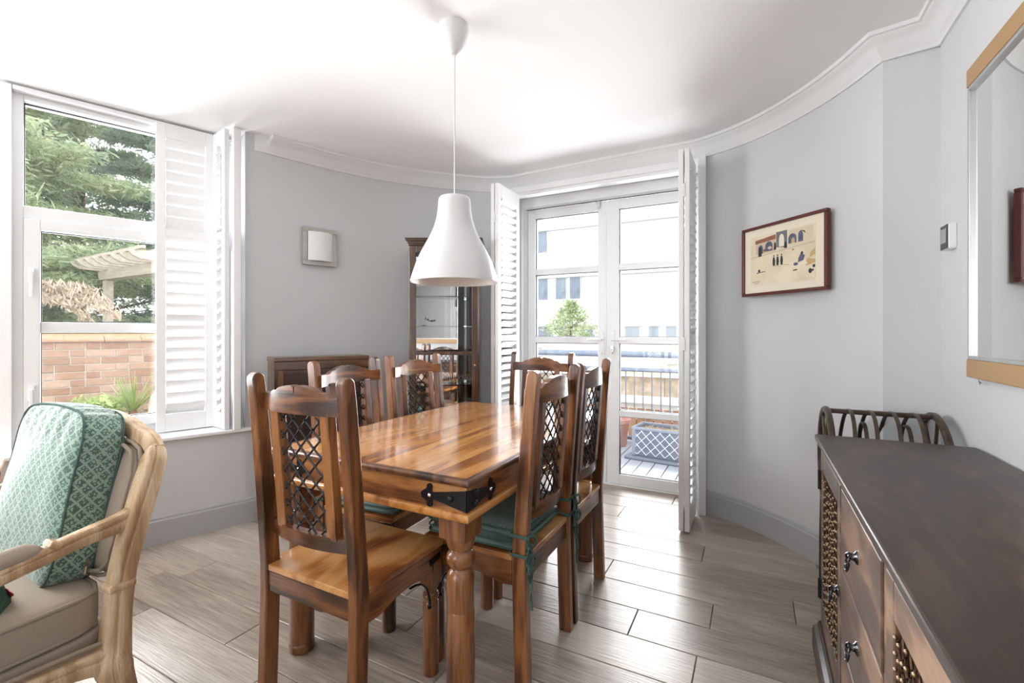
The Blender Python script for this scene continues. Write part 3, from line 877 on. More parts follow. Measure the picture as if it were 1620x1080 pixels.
def seat_cushion(chair, zoff, label, ties=True, w=.405, h=.046, tiemode=0):
    x, y, a_, _ = chair
    root = empty('seat_cushion', (x, y, .4555 + zoff), math.radians(a_), label, 'cushion', 'green tied seat cushions')
    d = .372
    body = pad_mb(w, d, h); o = body.build('pad', M['teal'], root, smooth=80, loc=(0, .034 + d / 2, 0))
    for z in (h * .30, h * .70):
        MB().tube(loop_pts(w * .985, d * .985, z), .0032, 6, closed=True).build('piping', M['teal_dark'], root, smooth=60, loc=(0, .034 + d / 2, 0))
    if ties:
        for sx in (-1, 1):
            t_ = MB(); px_ = sx * (CW / 2 + .004); xi = sx * (CW / 2 - PWX - .004); z = h * .5 - tiemode * .018
            # strap round the post, knot behind, two loops and two hanging tails
            t_.bar([(xi - sx * .01, .07, h * .5), (xi, .055, h * .4), (xi, -.004, z), (px_, -.006, z), (px_, .052, z), (xi - sx * .006, .058, h * .4)], .0035, .011)
            kx, ky = px_ + sx * .002, -.008
            t_.lathe([(.001, -.008), (.009, -.003), (.009, .004), (.001, .009)], 8, (kx, ky, z))
            for s2 in (-1, 1):
                lp = [(kx, ky, z)] + [(kx + s2 * sx * .03 * math.sin(u) * .9, ky - .012 - .008 * math.sin(u), z + .012 * math.sin(u * 2) - .018 * (1 - math.cos(u)) * .6) for u in [PI * k / 6 for k in range(1, 6)]] + [(kx, ky - .003, z)]
                t_.bar(lp, .003, .010)
                ln = .15 + .03 * s2 + .02 * sx
                t_.bar([(kx, ky, z)] + [(kx + s2 * (.008 + .010 * math.sin(k * .9)), ky - .006 - .004 * k * .5, z - ln * k / 6) for k in range(1, 7)], .003, .012)
            t_.build('tie', M['teal_dark'], root, smooth=60)
    return root
seat_cushion(chairs[1], 0, 'green seat cushion, the lower of the two tied to the right-hand chair nearest the camera', tiemode=1)
seat_cushion(chairs[1], .044, 'green seat cushion lying on top of another on the right-hand chair nearest the camera', w=.41)
seat_cushion(chairs[4], 0, 'pale green seat cushion on the left-hand chair in front of the low panelled cabinet')
seat_cushion(chairs[5], 0, 'pale green seat cushion on the left-hand chair in front of the display cabinet')

# ================================================================== PENDANT LAMP
pl = empty('pendant_lamp', (-1.090, 1.578, CEIL), 0, 'white bell-shaped pendant lamp hanging over the dining table on a thin cord', 'lamp')
MB().lathe([(.006, -.118), (.012, -.117), (.018, -.112), (.022, -.108), (.030, -.098), (.044, -.072), (.054, -.045), (.059, -.02), (.061, 0)], 32).build('canopy', M['lamp_white'], pl, smooth=50)
MB().tube([(0, 0, -.11), (0, 0, -.40), (0, 0, -.70)], .0028, 8).build('cord', M['lamp_white'], pl, smooth=60)
out = [(.001, -.695), (.045, -.695), (.058, -.698), (.064, -.706), (.066, -.722), (.068, -.75), (.073, -.785), (.083, -.82), (.098, -.855), (.117, -.89), (.136, -.925), (.152, -.96), (.164, -.995), (.172, -1.02), (.177, -1.038), (.178, -1.045)]
inn = [(r - .004, z - .000) for r, z in out[1:]]
prof = list(reversed(out)); prof2 = [(.174, -1.045)] + [(max(.001, r - .004), z - .004) for r, z in reversed(out[:-1])]
MB().lathe(list(reversed(prof2)) + prof, 64).build('lamp_shade', M['lamp_white'], pl, smooth=50)
MB().lathe([(.001, -.82), (.02, -.81), (.028, -.79), (.026, -.765), (.016, -.74), (.016, -.70)], 20).build('bulb', M['frosted'], pl, smooth=60)

# ================================================================== WALL SCONCE
ang = math.atan2(.94, .342)
sc = empty('wall_sconce', (-2.690, 2.245, 1.77), math.radians(-70.5 + 0), 'small rectangular metal wall light with frosted glass panel on the left curved wall', 'lamp')
# local: x across the wall, y away from the room
sc.rotation_euler = (0, 0, math.radians(70.5 ))
f = MB(); w_, h_ = .115, .128
f.box(-w_, w_, -.028, -.010, h_ - .030, h_).box(-w_, w_, -.028, -.010, -h_, -h_ + .034).box(-w_, -w_ + .032, -.028, -.010, -h_ + .034, h_ - .03).box(w_ - .032, w_, -.028, -.010, -h_ + .034, h_ - .03)
f.build('sconce_frame', plain('brushed_nickel', srgb(176, 174, 168), .45, .55, var=.06, bscale=50), sc, bevel=.002)
MB().box(-.1, .1, -.012, .03, -.11, .11).build('back_plate', M['silver'], sc)
g = MB(); vs = []; fs = []
n = 12
for i in range(n + 1):
    u = -1 + 2 * i / n; x = u * .082; y = -.030 - .022 * (1 - u * u)
    vs += [(x, y, -.097), (x, y, .100), (x, y - .005, .100), (x, y - .005, -.097)]
for i in range(n):
    for k in range(4):
        k2 = (k + 1) % 4; fs.append((4 * i + k, 4 * i + k2, 4 * i + 4 + k2, 4 * i + 4 + k))
fs += [(0, 1, 2, 3), (4 * n + 3, 4 * n + 2, 4 * n + 1, 4 * n)]
g._add(vs, fs); g.build('glass_panel', M['frosted'], sc, smooth=50)

# ================================================================== FRAMED PICTURE on the right curved wall
pa, pb = Vector((-.058, 3.130)), Vector((.325, 2.745))
pd = (pb - pa).normalized(); PWID = (pb - pa).length; pz0, pz1 = 1.392, 1.792
pic = empty('framed_picture', (pa.x, pa.y, pz0), math.atan2(pd.y, pd.x), 'watercolour street scene in a dark red frame on the curved right wall', 'picture')
H = pz1 - pz0; fw = .017
f = MB()
f.box(0, PWID, -.024, .004, 0, fw).box(0, PWID, -.024, .004, H - fw, H).box(0, fw, -.024, .004, fw, H - fw).box(PWID - fw, PWID, -.024, .004, fw, H - fw)
f.build('picture_frame', M['redframe'], pic, bevel=.004)
MB().box(fw, PWID - fw, -.012, -.004, fw, H - fw).build('mount', M['mount'], pic)
def painting(w, h):
    m = newmat('watercolour_paper'); mat, nt, b = m; N = nt.nodes.new
    tc = N('ShaderNodeTexCoord'); n = N('ShaderNodeTexNoise'); n.inputs['Scale'].default_value = 7; L(nt, tc.outputs['Object'], n.inputs['Vector'])
    r = N('ShaderNodeValToRGB'); r.color_ramp.elements[0].color = (*srgb(218, 204, 176), 1); r.color_ramp.elements[1].color = (*srgb(234, 222, 196), 1)
    r.color_ramp.elements[0].position = .35; r.color_ramp.elements[1].position = .65
    L(nt, n.outputs['Fac'], r.inputs['Fac']); L(nt, r.outputs['Color'], b.inputs['Base Color']); b.inputs['Roughness'].default_value = .8
    return mat
pw, ph = .41, .285; px0 = (PWID - pw) / 2 - .004; pz_ = .058
art = MB().box(0, pw, -.0135, -.0118, 0, ph).build('painting', painting(pw, ph), pic, loc=(px0, 0, pz_))
INK = {'blue': plain('ink_blue', srgb(92, 98, 118), .8, var=.2, bscale=60), 'grey': plain('ink_grey', srgb(112, 114, 120), .8, var=.15, bscale=40), 'red': plain('ink_red', srgb(150, 98, 80), .8, var=.15, bscale=50),
       'dark': plain('ink_dark', srgb(52, 50, 54), .8), 'pink': plain('ink_pink', srgb(208, 186, 162), .8), 'wash': plain('ink_wash', srgb(200, 190, 166), .8, var=.06, bscale=30), 'och2': plain('ink_cream', srgb(214, 202, 176), .8), 'och': plain('ink_ochre', srgb(200, 170, 120), .8)}
def ink(col, poly, lay=0):
    y = -.0138 - lay * .0002
    return [(x * pw, y, z * ph) for x, z in poly], col
def arch(cx, z0, w, h, n=8): return [(cx - w / 2, z0), (cx + w / 2, z0)] + [(cx + w / 2 * math.cos(PI * k / n), z0 + h * .55 + h * .45 * math.sin(PI * k / n)) for k in range(n + 1)]
def oval(cx, cz, rx, rz, n=10): return [(cx + rx * math.cos(2 * PI * k / n), cz + rz * math.sin(2 * PI * k / n)) for k in range(n)]
marks = [
    ink('wash', [(0, .56), (.35, .60), (.6, .62), (1, .66), (1, .69), (.6, .65), (.35, .625), (0, .585)]),
    ink('pink', [(.09, .62), (.42, .64), (.42, .93), (.09, .93)]),
    ink('red', [(.08, .84), (.42, .87), (.42, .96), (.22, .93), (.08, .91)], 1),
    ink('grey', [(.43, .70), (.60, .67), (.60, .99), (.43, .99)]),
    ink('mount', arch(.515, .70, .08, .24), 1),
    ink('blue', arch(.17, .63, .08, .18), 2), ink('blue', arch(.31, .66, .12, .19), 2),
    ink('pink', oval(.325, .72, .035, .03), 3), ink('dark', [(.13, .58), (.19, .58), (.185, .76), (.145, .76)], 4), ink('red', oval(.235, .69, .018, .03), 4),
    ink('dark', [(.39, .66), (.43, .66), (.425, .80), (.40, .80)], 3),
    ink('och2', [(.63, .68), (.98, .72), (.98, .98), (.63, .97)]),
    ink('blue', arch(.68, .72, .12, .18), 1), ink('blue', arch(.80, .72, .07, .2), 1), ink('och', arch(.69, .72, .05, .10), 2),
    ink('dark', [(.80, .93), (.86, .90), (.87, .85), (.85, .88)], 2), ink('dark', [(.55, .66), (.60, .65), (.59, .76), (.57, .78)], 3),
]
for fx, fh in ((.392, .20), (.452, .21), (.515, .21)):
    marks += [ink('dark', [(fx - .015, .35), (fx + .015, .35), (fx + .02, .44), (fx + .012, .52), (fx - .012, .52), (fx - .02, .44)], 2), ink('dark', oval(fx, .545, .010, .016), 2)]
marks += [ink('wash', [(.40, .34), (.50, .31), (.505, .325), (.41, .355)], 1), ink('wash', [(.53, .345), (.63, .32), (.635, .335), (.535, .36)], 1),
          ink('grey', [(.12, .25), (.25, .26), (.25, .275), (.12, .27)], 1), ink('dark', oval(.145, .295, .018, .03), 2), ink('dark', oval(.115, .25, .008, .015), 2),
          ink('mount', [(.70, .24), (.90, .30), (.86, .38), (.68, .33)], 2), ink('dark', [(.69, .20), (.75, .205), (.75, .225), (.69, .22)], 2),
          ink('blue', oval(.73, .32, .035, .03), 3), ink('blue', [(.76, .34), (.84, .37), (.86, .46), (.80, .50), (.77, .42)], 3), ink('dark', oval(.82, .505, .016, .03), 4),
          ink('dark', oval(.935, .16, .025, .045), 3), ink('dark', oval(.985, .24, .018, .03), 3), ink('dark', oval(.97, .17, .012, .02), 3),
          ink('och', [(.88, .26), (1, .30), (1, .36), (.9, .40), (.86, .33)], 1), ink('och', [(.92, .40), (1, .44), (1, .56), (.94, .50)], 1),
          ink('red', oval(.69, .60, .018, .012), 3), ink('wash', [(.9, .40), (1, .405), (1, .415), (.9, .41)], 3),
          ink('dark', [(.02, .075), (.16, .085), (.16, .092), (.02, .082)], 2), ink('dark', [(.06, .045), (.14, .05), (.14, .056), (.06, .051)], 2)]
bycol = {}
for vs, col in marks: bycol.setdefault(col, []).append(vs)
for col, lst in bycol.items():
    m = MB()
    for vs in lst:
        th = [(x, y + .0006, z) for x, y, z in vs]; n = len(vs)
        m._add(vs + th, [tuple(range(n)), tuple(range(2 * n - 1, n - 1, -1))] + [(i, i + n, (i + 1) % n + n, (i + 1) % n) for i in range(n)])
    m.build('ink_wash', INK.get(col, M['mount']), art, kind='stuff')

# ================================================================== THERMOSTAT, WALL MIRROR
th = empty('thermostat', (.66, 2.322, 1.54), 0, 'small white thermostat with black screen on the right wall', 'thermostat')
MB().box(-.026, 0, -.037, .038, -.047, .047).build('housing', M['paint'], th, bevel=.004)
MB().box(-.0285, -.0262, -.036, .037, -.045, .045).build('bezel', M['black_plastic'], th, bevel=.001)
MB().box(-.0295, -.0287, -.026, .027, -.022, .032).build('screen', plain('screen_grey', srgb(150, 156, 158), .2), th)

wm = empty('wall_mirror', (.66, 1.45, 1.03), 0, 'large wall mirror with gilt wood top and bottom rails and silver sides', 'mirror')
y0, y1 = -.72, .675; Hm = 1.04
for z0, z1, nm in ((0, .060, 'bottom_rail'), (Hm - .06, Hm, 'top_rail')):
    MB().box(-.024, -.002, y0, y1, z0, z1).build(nm, M['gold'], wm, bevel=.003)
f = MB().box(-.021, -.002, y1 - .013, y1 - .001, .060, Hm - .06).box(-.021, -.002, y0 + .001, y0 + .013, .06, Hm - .06).box(-.022, -.002, y0 + .013, y1 - .013, .060, .072).box(-.022, -.002, y0 + .013, y1 - .013, Hm - .072, Hm - .06)
f.build('silver_frame', M['silver'], wm, bevel=.002)
MB().box(-.010, -.003, y0 + .012, y1 - .012, .072, Hm - .072).build('mirror_glass', M['mirror'], wm)
hk = MB().tube([(-.018, y1 - .085, .0), (-.018, y1 - .085, -.008), (-.018, y1 - .093, -.016), (-.018, y1 - .1, -.010)], .0022, 6).build('hook', M['chrome'], wm)

# ================================================================== LOW CABINET by the left wall
cb = empty('low_cabinet', (-2.527, 1.794, 0), math.atan2(.518, .237), 'low brown wooden cabinet with dark recessed front against the left curved wall', 'cabinet')
# local x runs along its front (0.57 m), y goes back to the wall
W, D, H = .570, .20, 1.03
m = MB().box(0, .018, 0, D, .06, H - .025).box(W - .018, W, 0, D, .06, H - .025).box(.018, W - .018, D - .012, D, .06, H - .025).box(.018, W - .018, .01, D, .06, .08)
m.build('carcass', M['walnut'], cb)
MB().box(-.004, W + .004, -.006, D + .004, H - .025, H).build('cabinet_top', M['walnut_x'], cb, bevel=.004)
MB().box(0, W, -.002, .016, H - .075, H - .0255).build('frieze_band', M['walnut_x'], cb, bevel=.002)
MB().box(.0, W, .01, D - .01, 0, .06).build('plinth', M['walnut_x'], cb)
dr = MB().box(.019, .05, 0, .016, .085, H - .077).box(W - .05, W - .019, 0, .016, .085, H - .077).box(.05, W - .05, 0, .016, .085, .12).box(.05, W - .05, 0, .016, H - .10, H - .077).build('door', M['walnut'], cb, bevel=.002)
MB().box(.05, W - .05, .008, .014, .12, H - .10).build('door_panel', M['dark_panel'], dr)
MB().lathe([(.005, 0), (.005, .012), (.011, .018), (.009, .026), (.0001, .028)], 14).build('knob', M['brass'], dr, smooth=40, loc=(W - .035, 0, .56), rot=(PI / 2, 0, 0))

# ================================================================== DISPLAY CABINET
ca = math.radians(27.6)
dc = empty('display_cabinet', (-2.182, 2.595, 0), ca, 'tall narrow wooden display cabinet with glass door and mirrored back, behind the lamp', 'cabinet')
W, D, H = .500, .215, 1.85
m = MB().box(0, .022, 0, D, .0, H - .05).box(W - .022, W, 0, D, .0, H - .05).box(.022, W - .022, .0, D, 0.0, .10).box(.022, W - .022, 0.0, D, H - .08, H - .05).box(.022, W - .022, D - .008, D, .1, H - .08)
m.build('carcass', M['walnut'], dc, bevel=.002)
cr = MB()
for k, (o, z0, z1) in enumerate([(.004, H - .05, H - .038), (.010, H - .038, H - .022), (.020, H - .022, H - .010), (.024, H - .010, H)]):
    cr.box(-o, W + o, -o - .005, D, z0, z1)
cr.build('crown_moulding', M['walnut_x'], dc, bevel=.002)
dr = MB().box(.004, .052, -.022, -.001, .105, H - .055).box(W - .052, W - .004, -.022, -.001, .105, H - .055)
dr.box(.052, W - .052, -.022, -.001, .105, .16).box(.052, W - .052, -.022, -.001, H - .105, H - .055).box(.052, W - .052, -.022, -.001, 1.022, 1.046)
dr = dr.build('door', M['walnut'], dc, bevel=.004)
MB().box(.052, W - .052, -.014, -.010, .16, 1.022).build('pane', M['glass'], dr)
MB().box(.052, W - .052, -.014, -.010, 1.046, H - .105).build('pane', M['glass'], dr)
MB().lathe([(.004, 0), (.004, .012), (.009, .018), (.0001, .024)], 12).build('knob', M['brass'], dr, smooth=40, loc=(W - .028, -.022, .95), rot=(PI / 2, 0, 0))
for q in ([(.024, .062), (.388, .196), (.386, .200), (.024, .068)], [(.388, .196), (W - .024, .110), (W - .024, .116), (.390, .202)]):
    MB().prism(q, 'z', .102, H - .082).build('mirror_back', M['mirror'], dc)
for z in (1.222, 1.436, .80, .52):
    MB().box(.024, W - .024, .015, D - .02, z, z + .006).build('glass_shelf', M['glass_green'], dc)
for k in range(7):
    r = .008 + .002 * (k % 2)
    g = MB().lathe([(r, 0), (r, .002), (.002, .006), (.002, .02), (r, .028), (r * 1.05, .05), (r * .95, .05), (r * .9, .03), (.001, .024)], 12)
    g.build('liqueur_glass', M['glass'], None, smooth=50, loc=tuple(Matrix.Rotation(ca, 3, 'Z') @ Vector((.26 + .028 * k, .10 + .015 * (k % 2), .8065)) + Vector((-2.182, 2.595, 0))))
    tag(bpy.data.objects['liqueur_glass' + ('.%03d' % k if k else '')], 'tiny stemmed glass in the row on the low shelf of the display cabinet', 'glass', 'small glasses on the cabinet shelf')
# candle sconce style twig ornament on the middle shelf
tw = empty('twig_ornament', (0, 0, 0), ca, 'small dark twig ornament on the middle glass shelf of the display cabinet', 'ornament')
tw.location = Matrix.Rotation(ca, 3, 'Z') @ Vector((.09, .09, 1.2285)) + Vector((-2.182, 2.595, 0))
m = MB().lathe([(.018, 0), (.018, .004), (.004, .008)], 12)
m.build('base', M['iron'], tw)
m = MB().tube([(0, 0, .006), (-.003, 0, .03), (.01, 0, .05), (.03, 0, .042), (.06, 0, .032), (.08, 0, .036)], .0022, 6).tube([(.01, 0, .05), (-.015, 0, .07), (-.03, 0, .062)], .002, 6)
for x, z in ((.03, .05), (.06, .04), (.08, .042), (-.03, .07), (-.015, .078), (.012, .058)): m.lathe([(.0005, -.006), (.006, 0), (.0005, .006)], 8, (x, 0, z))
m.build('twig', M['iron'], tw, smooth=60)

# ================================================================== SIDEBOARD
sb = empty('sideboard', (.215, .62, 0), 0, 'dark wooden sideboard with drawers and brass-beaded lattice doors below the wall mirror', 'sideboard')
# local: x 0 (front) .. .43 (wall), y 0..1.44, front faces -x
ZT, DX, LY = .800, .428, 1.445
MB().box(-.018, DX + .006, -.016, LY + .016, ZT - .022, ZT).build('sideboard_top', M['side_top'], sb, bevel=.005)
c = MB().box(.0, DX, 0, .022, .10, ZT - .022).box(0, DX, LY - .022, LY, .10, ZT - .022).box(DX - .012, DX, .022, LY - .022, .10, ZT - .022).box(.02, DX, .022, LY - .022, .10, .12)
DV = [.022, .475, .97, LY - .022]
for y in DV[1:3]: c.box(.0, DX - .012, y - .012, y + .012, .12, ZT - .022)
c.box(.0, .02, .022, LY - .022, ZT - .05, ZT - .022).box(0, .02, .022, LY - .022, .10, .125)
c.build('carcass', M['side_z'], sb, bevel=.002)
m = MB()
m.prism([(-.026, 0), (DX, 0), (DX, .10), (-.006, .10), (-.010, .088), (-.022, .078), (-.026, .06)], 'y', -.022, LY + .022)
m.build('plinth', M['side_top'], sb, bevel=.003)
def ring_pull(parent, y, z):
    m = MB(); m.M = Matrix.Translation((-.004, y, z)) @ Matrix.Rotation(-PI / 2, 4, 'Y')
    m.lathe([(.017, 0), (.016, .003), (.010, .006), (.008, .012), (.010, .018), (.006, .023), (.0001, .024)], 18)
    m.M = None
    m.tube([(-.018, y + .002 + .0135 * math.sin(a_), z - .019 + .019 * math.cos(a_)) if False else (-.020 - .006 * (1 - math.cos(a_)) * .5, y + .013 * math.sin(a_), z - .016 + .019 * math.cos(a_)) for a_ in [2 * PI * k / 18 for k in range(18)]], .0032, 8, closed=True)
    return m.build('ring_pull', M['iron'] if False else M['pull'], parent, smooth=50)
M['pull'] = plain('dark_chrome', (.09, .09, .10), .12, 1)
y0, y1 = DV[1] + .013, DV[2] - .013
for z0, z1 in ((.534, .748), (.330, .526), (.128, .322)):
    d = MB().box(-.004, .018, y0, y1, z0, z1)
    d = d.build('drawer', M['side_z'], sb, bevel=.003)
    ring_pull(d, (y0 + y1) / 2, (z0 + z1) / 2 + .012)
def lattice_door(y0, y1, hinge_hi):
    z0, z1 = .128, .748; s = .055
    d = MB().box(-.002, .02, y0, y0 + s, z0, z1).box(-.002, .02, y1 - s, y1, z0, z1).box(-.002, .02, y0 + s, y1 - s, z0, z0 + .07).box(-.002, .02, y0 + s, y1 - s, z1 - .07, z1)
    d = d.build('door', M['side_z'], sb, bevel=.003)
    a, b = y0 + s, y1 - s; za, zb = z0 + .07, z1 - .07
    rods = MB(); beads = MB(); n = 15
    for k in range(n):
        y = a + (b - a) * (k + .5) / n; ph = (k % 2)
        pts = []
        for j in range(34):
            z = za + (zb - za) * j / 33
            pts.append((.004 + .0012 * math.sin(j), y + (.0055 if (j // 2 + ph) % 2 else -.0055), z))
        rods.tube(pts, .0024, 5)
        for j in range(17):
            z = za + (zb - za) * (j + .5 * ph + .25 + .5 * math.sin(k * 2.4)) / 17.5
            if not za < z < zb: continue
            beads.lathe([(.0005, -.0042), (.0036, -.002), (.0038, .002), (.0005, .0042)], 7, (-.002, y, z))
    rods.build('lattice', M['bronze'], d, smooth=60); beads.build('brass_beads', M['brass'], d, smooth=60, kind='stuff')
    MB().box(.022, .024, a - .01, b + .01, za - .01, zb + .01).build('inner_panel', M['dark_panel'], d)
    for z in (.24, .64):
        hy_ = y1 + .004 if hinge_hi else y0 - .004
        MB().box(-.007, .004, hy_ - .011, hy_ + .011, z - .035, z + .035).tube([(-.008, hy_, z - .036), (-.008, hy_, z + .036)], .004, 8).build('hinge', M['iron'], d, bevel=.001)
    ring_pull(d, y0 + .028 if hinge_hi else y1 - .028, .435)
    return d
lattice_door(DV[2] + .013, DV[3] - .001 + .0, True)
lattice_door(DV[0] + .001, DV[1] - .013, False)

# ================================================================== WHEEL-ENDED RACK in the corner
rk = empty('wheel_rack', (.262, 2.335, 0), 0, 'dark metal rack with spoked wheel ends and hoops in the corner behind the sideboard', 'rack')
M['rackmetal'] = plain('rack_metal', srgb(84, 74, 64), .4, .7, var=.25, bscale=30)
R = .205; ZC = .655; LX = .345
for x in (0, LX):
    w = MB()
    w.bar([(x, R * math.cos(a_), ZC + R * math.sin(a_)) for a_ in [2 * PI * k / 48 for k in range(48)]], .024, .022, closed=True, up=(1, 0, 0))
    w = w.build('wheel', M['rackmetal'], rk, smooth=40)
    hb = MB(); hb.M = Matrix.Translation((x, 0, ZC)) @ Matrix.Rotation(PI / 2, 4, 'Y'); hb.lathe([(.0001, -.018), (.022, -.016), (.026, 0), (.022, .016), (.0001, .018)], 16); hb.build('hub', M['rackmetal'], w, smooth=40)
    for k in range(8):
        a_ = 2 * PI * k / 8 + .2
        MB().tube([(x, .02 * math.cos(a_), ZC + .02 * math.sin(a_)), (x, (R - .008) * math.cos(a_), ZC + (R - .008) * math.sin(a_))], .006, 8).build('spoke', M['rackmetal'], w, smooth=40)
MB().bar([(.006, 0, ZC + R - .004), (LX - .006, 0, ZC + R - .004)], .026, .018).build('top_bar', M['rackmetal'], rk)
for yy, zz in ((-.17, -.10), (.17, -.10)): MB().tube([(.006, yy, ZC + zz), (LX - .006, yy, ZC + zz)], .008, 8).build('cross_bar', M['rackmetal'], rk, smooth=40)
for k in range(4):
    x = .068 + .069 * k
    MB().bar([(x + .012 * math.sin(a_), R * .93 * math.cos(a_), ZC + (R + .004) * math.sin(a_)) for a_ in [2 * PI * q / 40 for q in range(40)]], .005, .014, closed=True, up=(1, 0, 0)).build('hoop', M['rackmetal'], rk, smooth=40)
for x in (.125, .262):
    MB().bar([(x, .075 * math.cos(a_), ZC + .085 + .075 * math.sin(a_)) for a_ in [2 * PI * q / 28 for q in range(28)]], .005, .014, closed=True, up=(1, 0, 0)).build('bottle_ring', M['rackmetal'], rk, smooth=40)
for x in (0, LX):
    for s_ in (-1, 1):
        MB().bar([(x, s_ * .12, ZC - .16), (x, s_ * .155, .30), (x, s_ * .17, .0)], .018, .018, up=(1, 0, 0)).build('leg', M['rackmetal'], rk)

# ================================================================== SMALL LOW CONSOLE under the left window
ct = empty('console_shelf', (-2.88, .42, 0), math.radians(71.5 - 90), 'low light oak shelf unit under the left window, behind the armchair', 'shelf')
MB().box(-.14, .14, -.33, .33, .61, .632).build('shelf_top', M['bleached'], ct, bevel=.004)
MB().box(-.12, .125, -.32, .32, .565, .605).build('dark_frame', M['dark_panel'], ct)
MB().box(-.13, .13, -.32, .32, .06, .56).build('shelf_body', wood('honey_oak', [srgb(196, 140, 92), srgb(216, 164, 114), srgb(230, 186, 140)], 'y', 1, .5, 5, 6, .5), ct, bevel=.004)
MB().box(.1305, .14, -.29, .29, .42, .54).build('drawer_front', M['paint'], ct, bevel=.003)
for sy in (-1, 1): MB().box(-.12, .12, sy * .30 - .02, sy * .30 + .02, 0, .058).build('leg', M['bleached'], ct)

# ================================================================== ARMCHAIR
ac = empty('armchair', (-1.810, .600, 0), 0, 'bleached oak bergere armchair upholstered in taupe linen at the left edge', 'armchair')
def sm(pts, n=5):
    """Catmull-Rom in 3D"""
    P = [Vector(p) for p in pts]; out = []
    for i in range(len(P) - 1):
        p0 = P[max(i - 1, 0)]; p1 = P[i]; p2 = P[i + 1]; p3 = P[min(i + 2, len(P) - 1)]
        for k in range(n):
            t = k / n
            out.append(.5 * ((2 * p1) + (-p0 + p2) * t + (2 * p0 - 5 * p1 + 4 * p2 - p3) * t * t + (-p0 + 3 * p1 - 3 * p2 + p3) * t ** 3))
    out.append(P[-1]); return out
def lerp_list(vals, N):
    def f(i):
        t = i / (N - 1) * (len(vals) - 1); k = min(int(t), len(vals) - 2); return vals[k] + (vals[k + 1] - vals[k]) * (t - k)
    return f
def moulded(mb, pts, w, h, up, groove=.18):
    """section with a bead and groove along each long edge, like carved chair frames"""
    def sec(i):
        a, b = w(i) / 2, h(i) / 2
        return [(a, -b * .55), (a, b * .1), (a * .84, b * .2), (a * .84, b * .34), (a * .95, b * .42), (a * .95, b * .75), (a * .7, b), (-a * .7, b), (-a * .95, b * .75), (-a * .95, b * .42), (-a * .84, b * .34), (-a * .84, b * .2), (-a, b * .1), (-a, -b * .55), (-a * .7, -b * .9), (a * .7, -b * .9)]
    mb.ring_sweep(pts, sec, False, up)
# local frame: chair faces -y; x is its width. Back at y ~ 0..0.11
for sx in (-1, 1):
    X = sx * .325
    pts = sm([(X * .97, .055, .0), (X * .98, .045, .10), (X * 1.0, .020, .22), (X * 1.02, -.005, .31), (X * 1.0, 0, .36), (X, .005, .45), (X, .018, .56), (X, .045, .67), (X * 1.0, .076, .78), (X * .99, .092, .832), (X * .955, .100, .856)])
    N = len(pts)
    wf = lerp_list([.034, .036, .050, .066, .056, .048, .046, .050, .050, .048, .030], N); hf = lerp_list([.036, .040, .056, .074, .064, .058, .056, .058, .056, .052, .036], N)
    m = MB(); moulded(m, pts, wf, hf, (0, -1, 0))
    m.build('back_post', M['bleached'], ac, smooth=50)
    MB().box(X - .0275, X + .0275, -.024, .038, .508, .530).build('carved_block', M['bleached'], ac, bevel=.008)
    # arm: from the post forward, dipping to the pad and scrolled front
    pts = sm([(X, .050, .690), (X, .005, .678), (X + sx * .004, -.08, .668), (X + sx * .010, -.17, .652), (X + sx * .014, -.27, .638), (X + sx * .012, -.36, .628), (X, -.43, .606), (X, -.455, .575)])
    N = len(pts)
    m = MB(); moulded(m, pts, lerp_list([.040, .034, .034, .036, .046, .048, .050, .030], N), lerp_list([.062, .048, .040, .040, .042, .042, .044, .030], N), (0, 0, 1))
    m.build('arm', M['bleached'], ac, smooth=50)
    MB().bar([(X + sx * .006, -.115, .672), (X + sx * .006, -.135, .684)], .044, .016).build('arm_carving', M['bleached'], ac, bevel=.004)
    pts = sm([(X + sx * .009, -.145, .668), (X + sx * .011, -.18, .678), (X + sx * .013, -.26, .668), (X + sx * .013, -.33, .660), (X + sx * .010, -.375, .645)])
    N = len(pts)
    MB().tube(pts, lerp_list([.008, .021, .023, .023, .008], N), 14).build('arm_pad', M['taupe'], ac, smooth=60)
    # arm support and front cabriole leg
    pts = sm([(X, -.43, .600), (X, -.445, .56), (X, -.455, .48), (X, -.500, .40), (X, -.530, .33)])
    m = MB(); moulded(m, pts, lerp_list([.036, .034, .036, .046, .05], len(pts)), lerp_list([.036, .036, .04, .05, .05], len(pts)), (0, -1, 0)); m.build('arm_support', M['bleached'], ac, smooth=50)
    pts = sm([(X, -.525, .36), (X * 1.02, -.54, .30), (X * 1.04, -.545, .22), (X * 1.0, -.52, .10), (X * 1.03, -.53, 0)])
    MB().bar(pts, lerp_list([.06, .072, .06, .036, .044], len(pts)), lerp_list([.06, .07, .058, .034, .044], len(pts)), up=(0, -1, 0), bev=.35).build('front_leg', M['bleached'], ac, smooth=50)
    # curved side seat rail
    pts = sm([(X, -.01, .335), (X, -.10, .352), (X, -.25, .362), (X, -.40, .352), (X, -.51, .335)])
    m = MB(); moulded(m, pts, lerp_list([.05, .042, .040, .042, .05], len(pts)), lerp_list([.070, .046, .042, .046, .07], len(pts)), (0, 0, 1)); m.build('seat_rail', M['bleached'], ac, smooth=50)
    MB().tube(sm([(X, -.030, .385), (X + sx * .004, -.10, .392), (X + sx * .004, -.25, .398), (X, -.46, .390)]), .006, 8).build('piping', M['taupe_light'], ac, smooth=60)
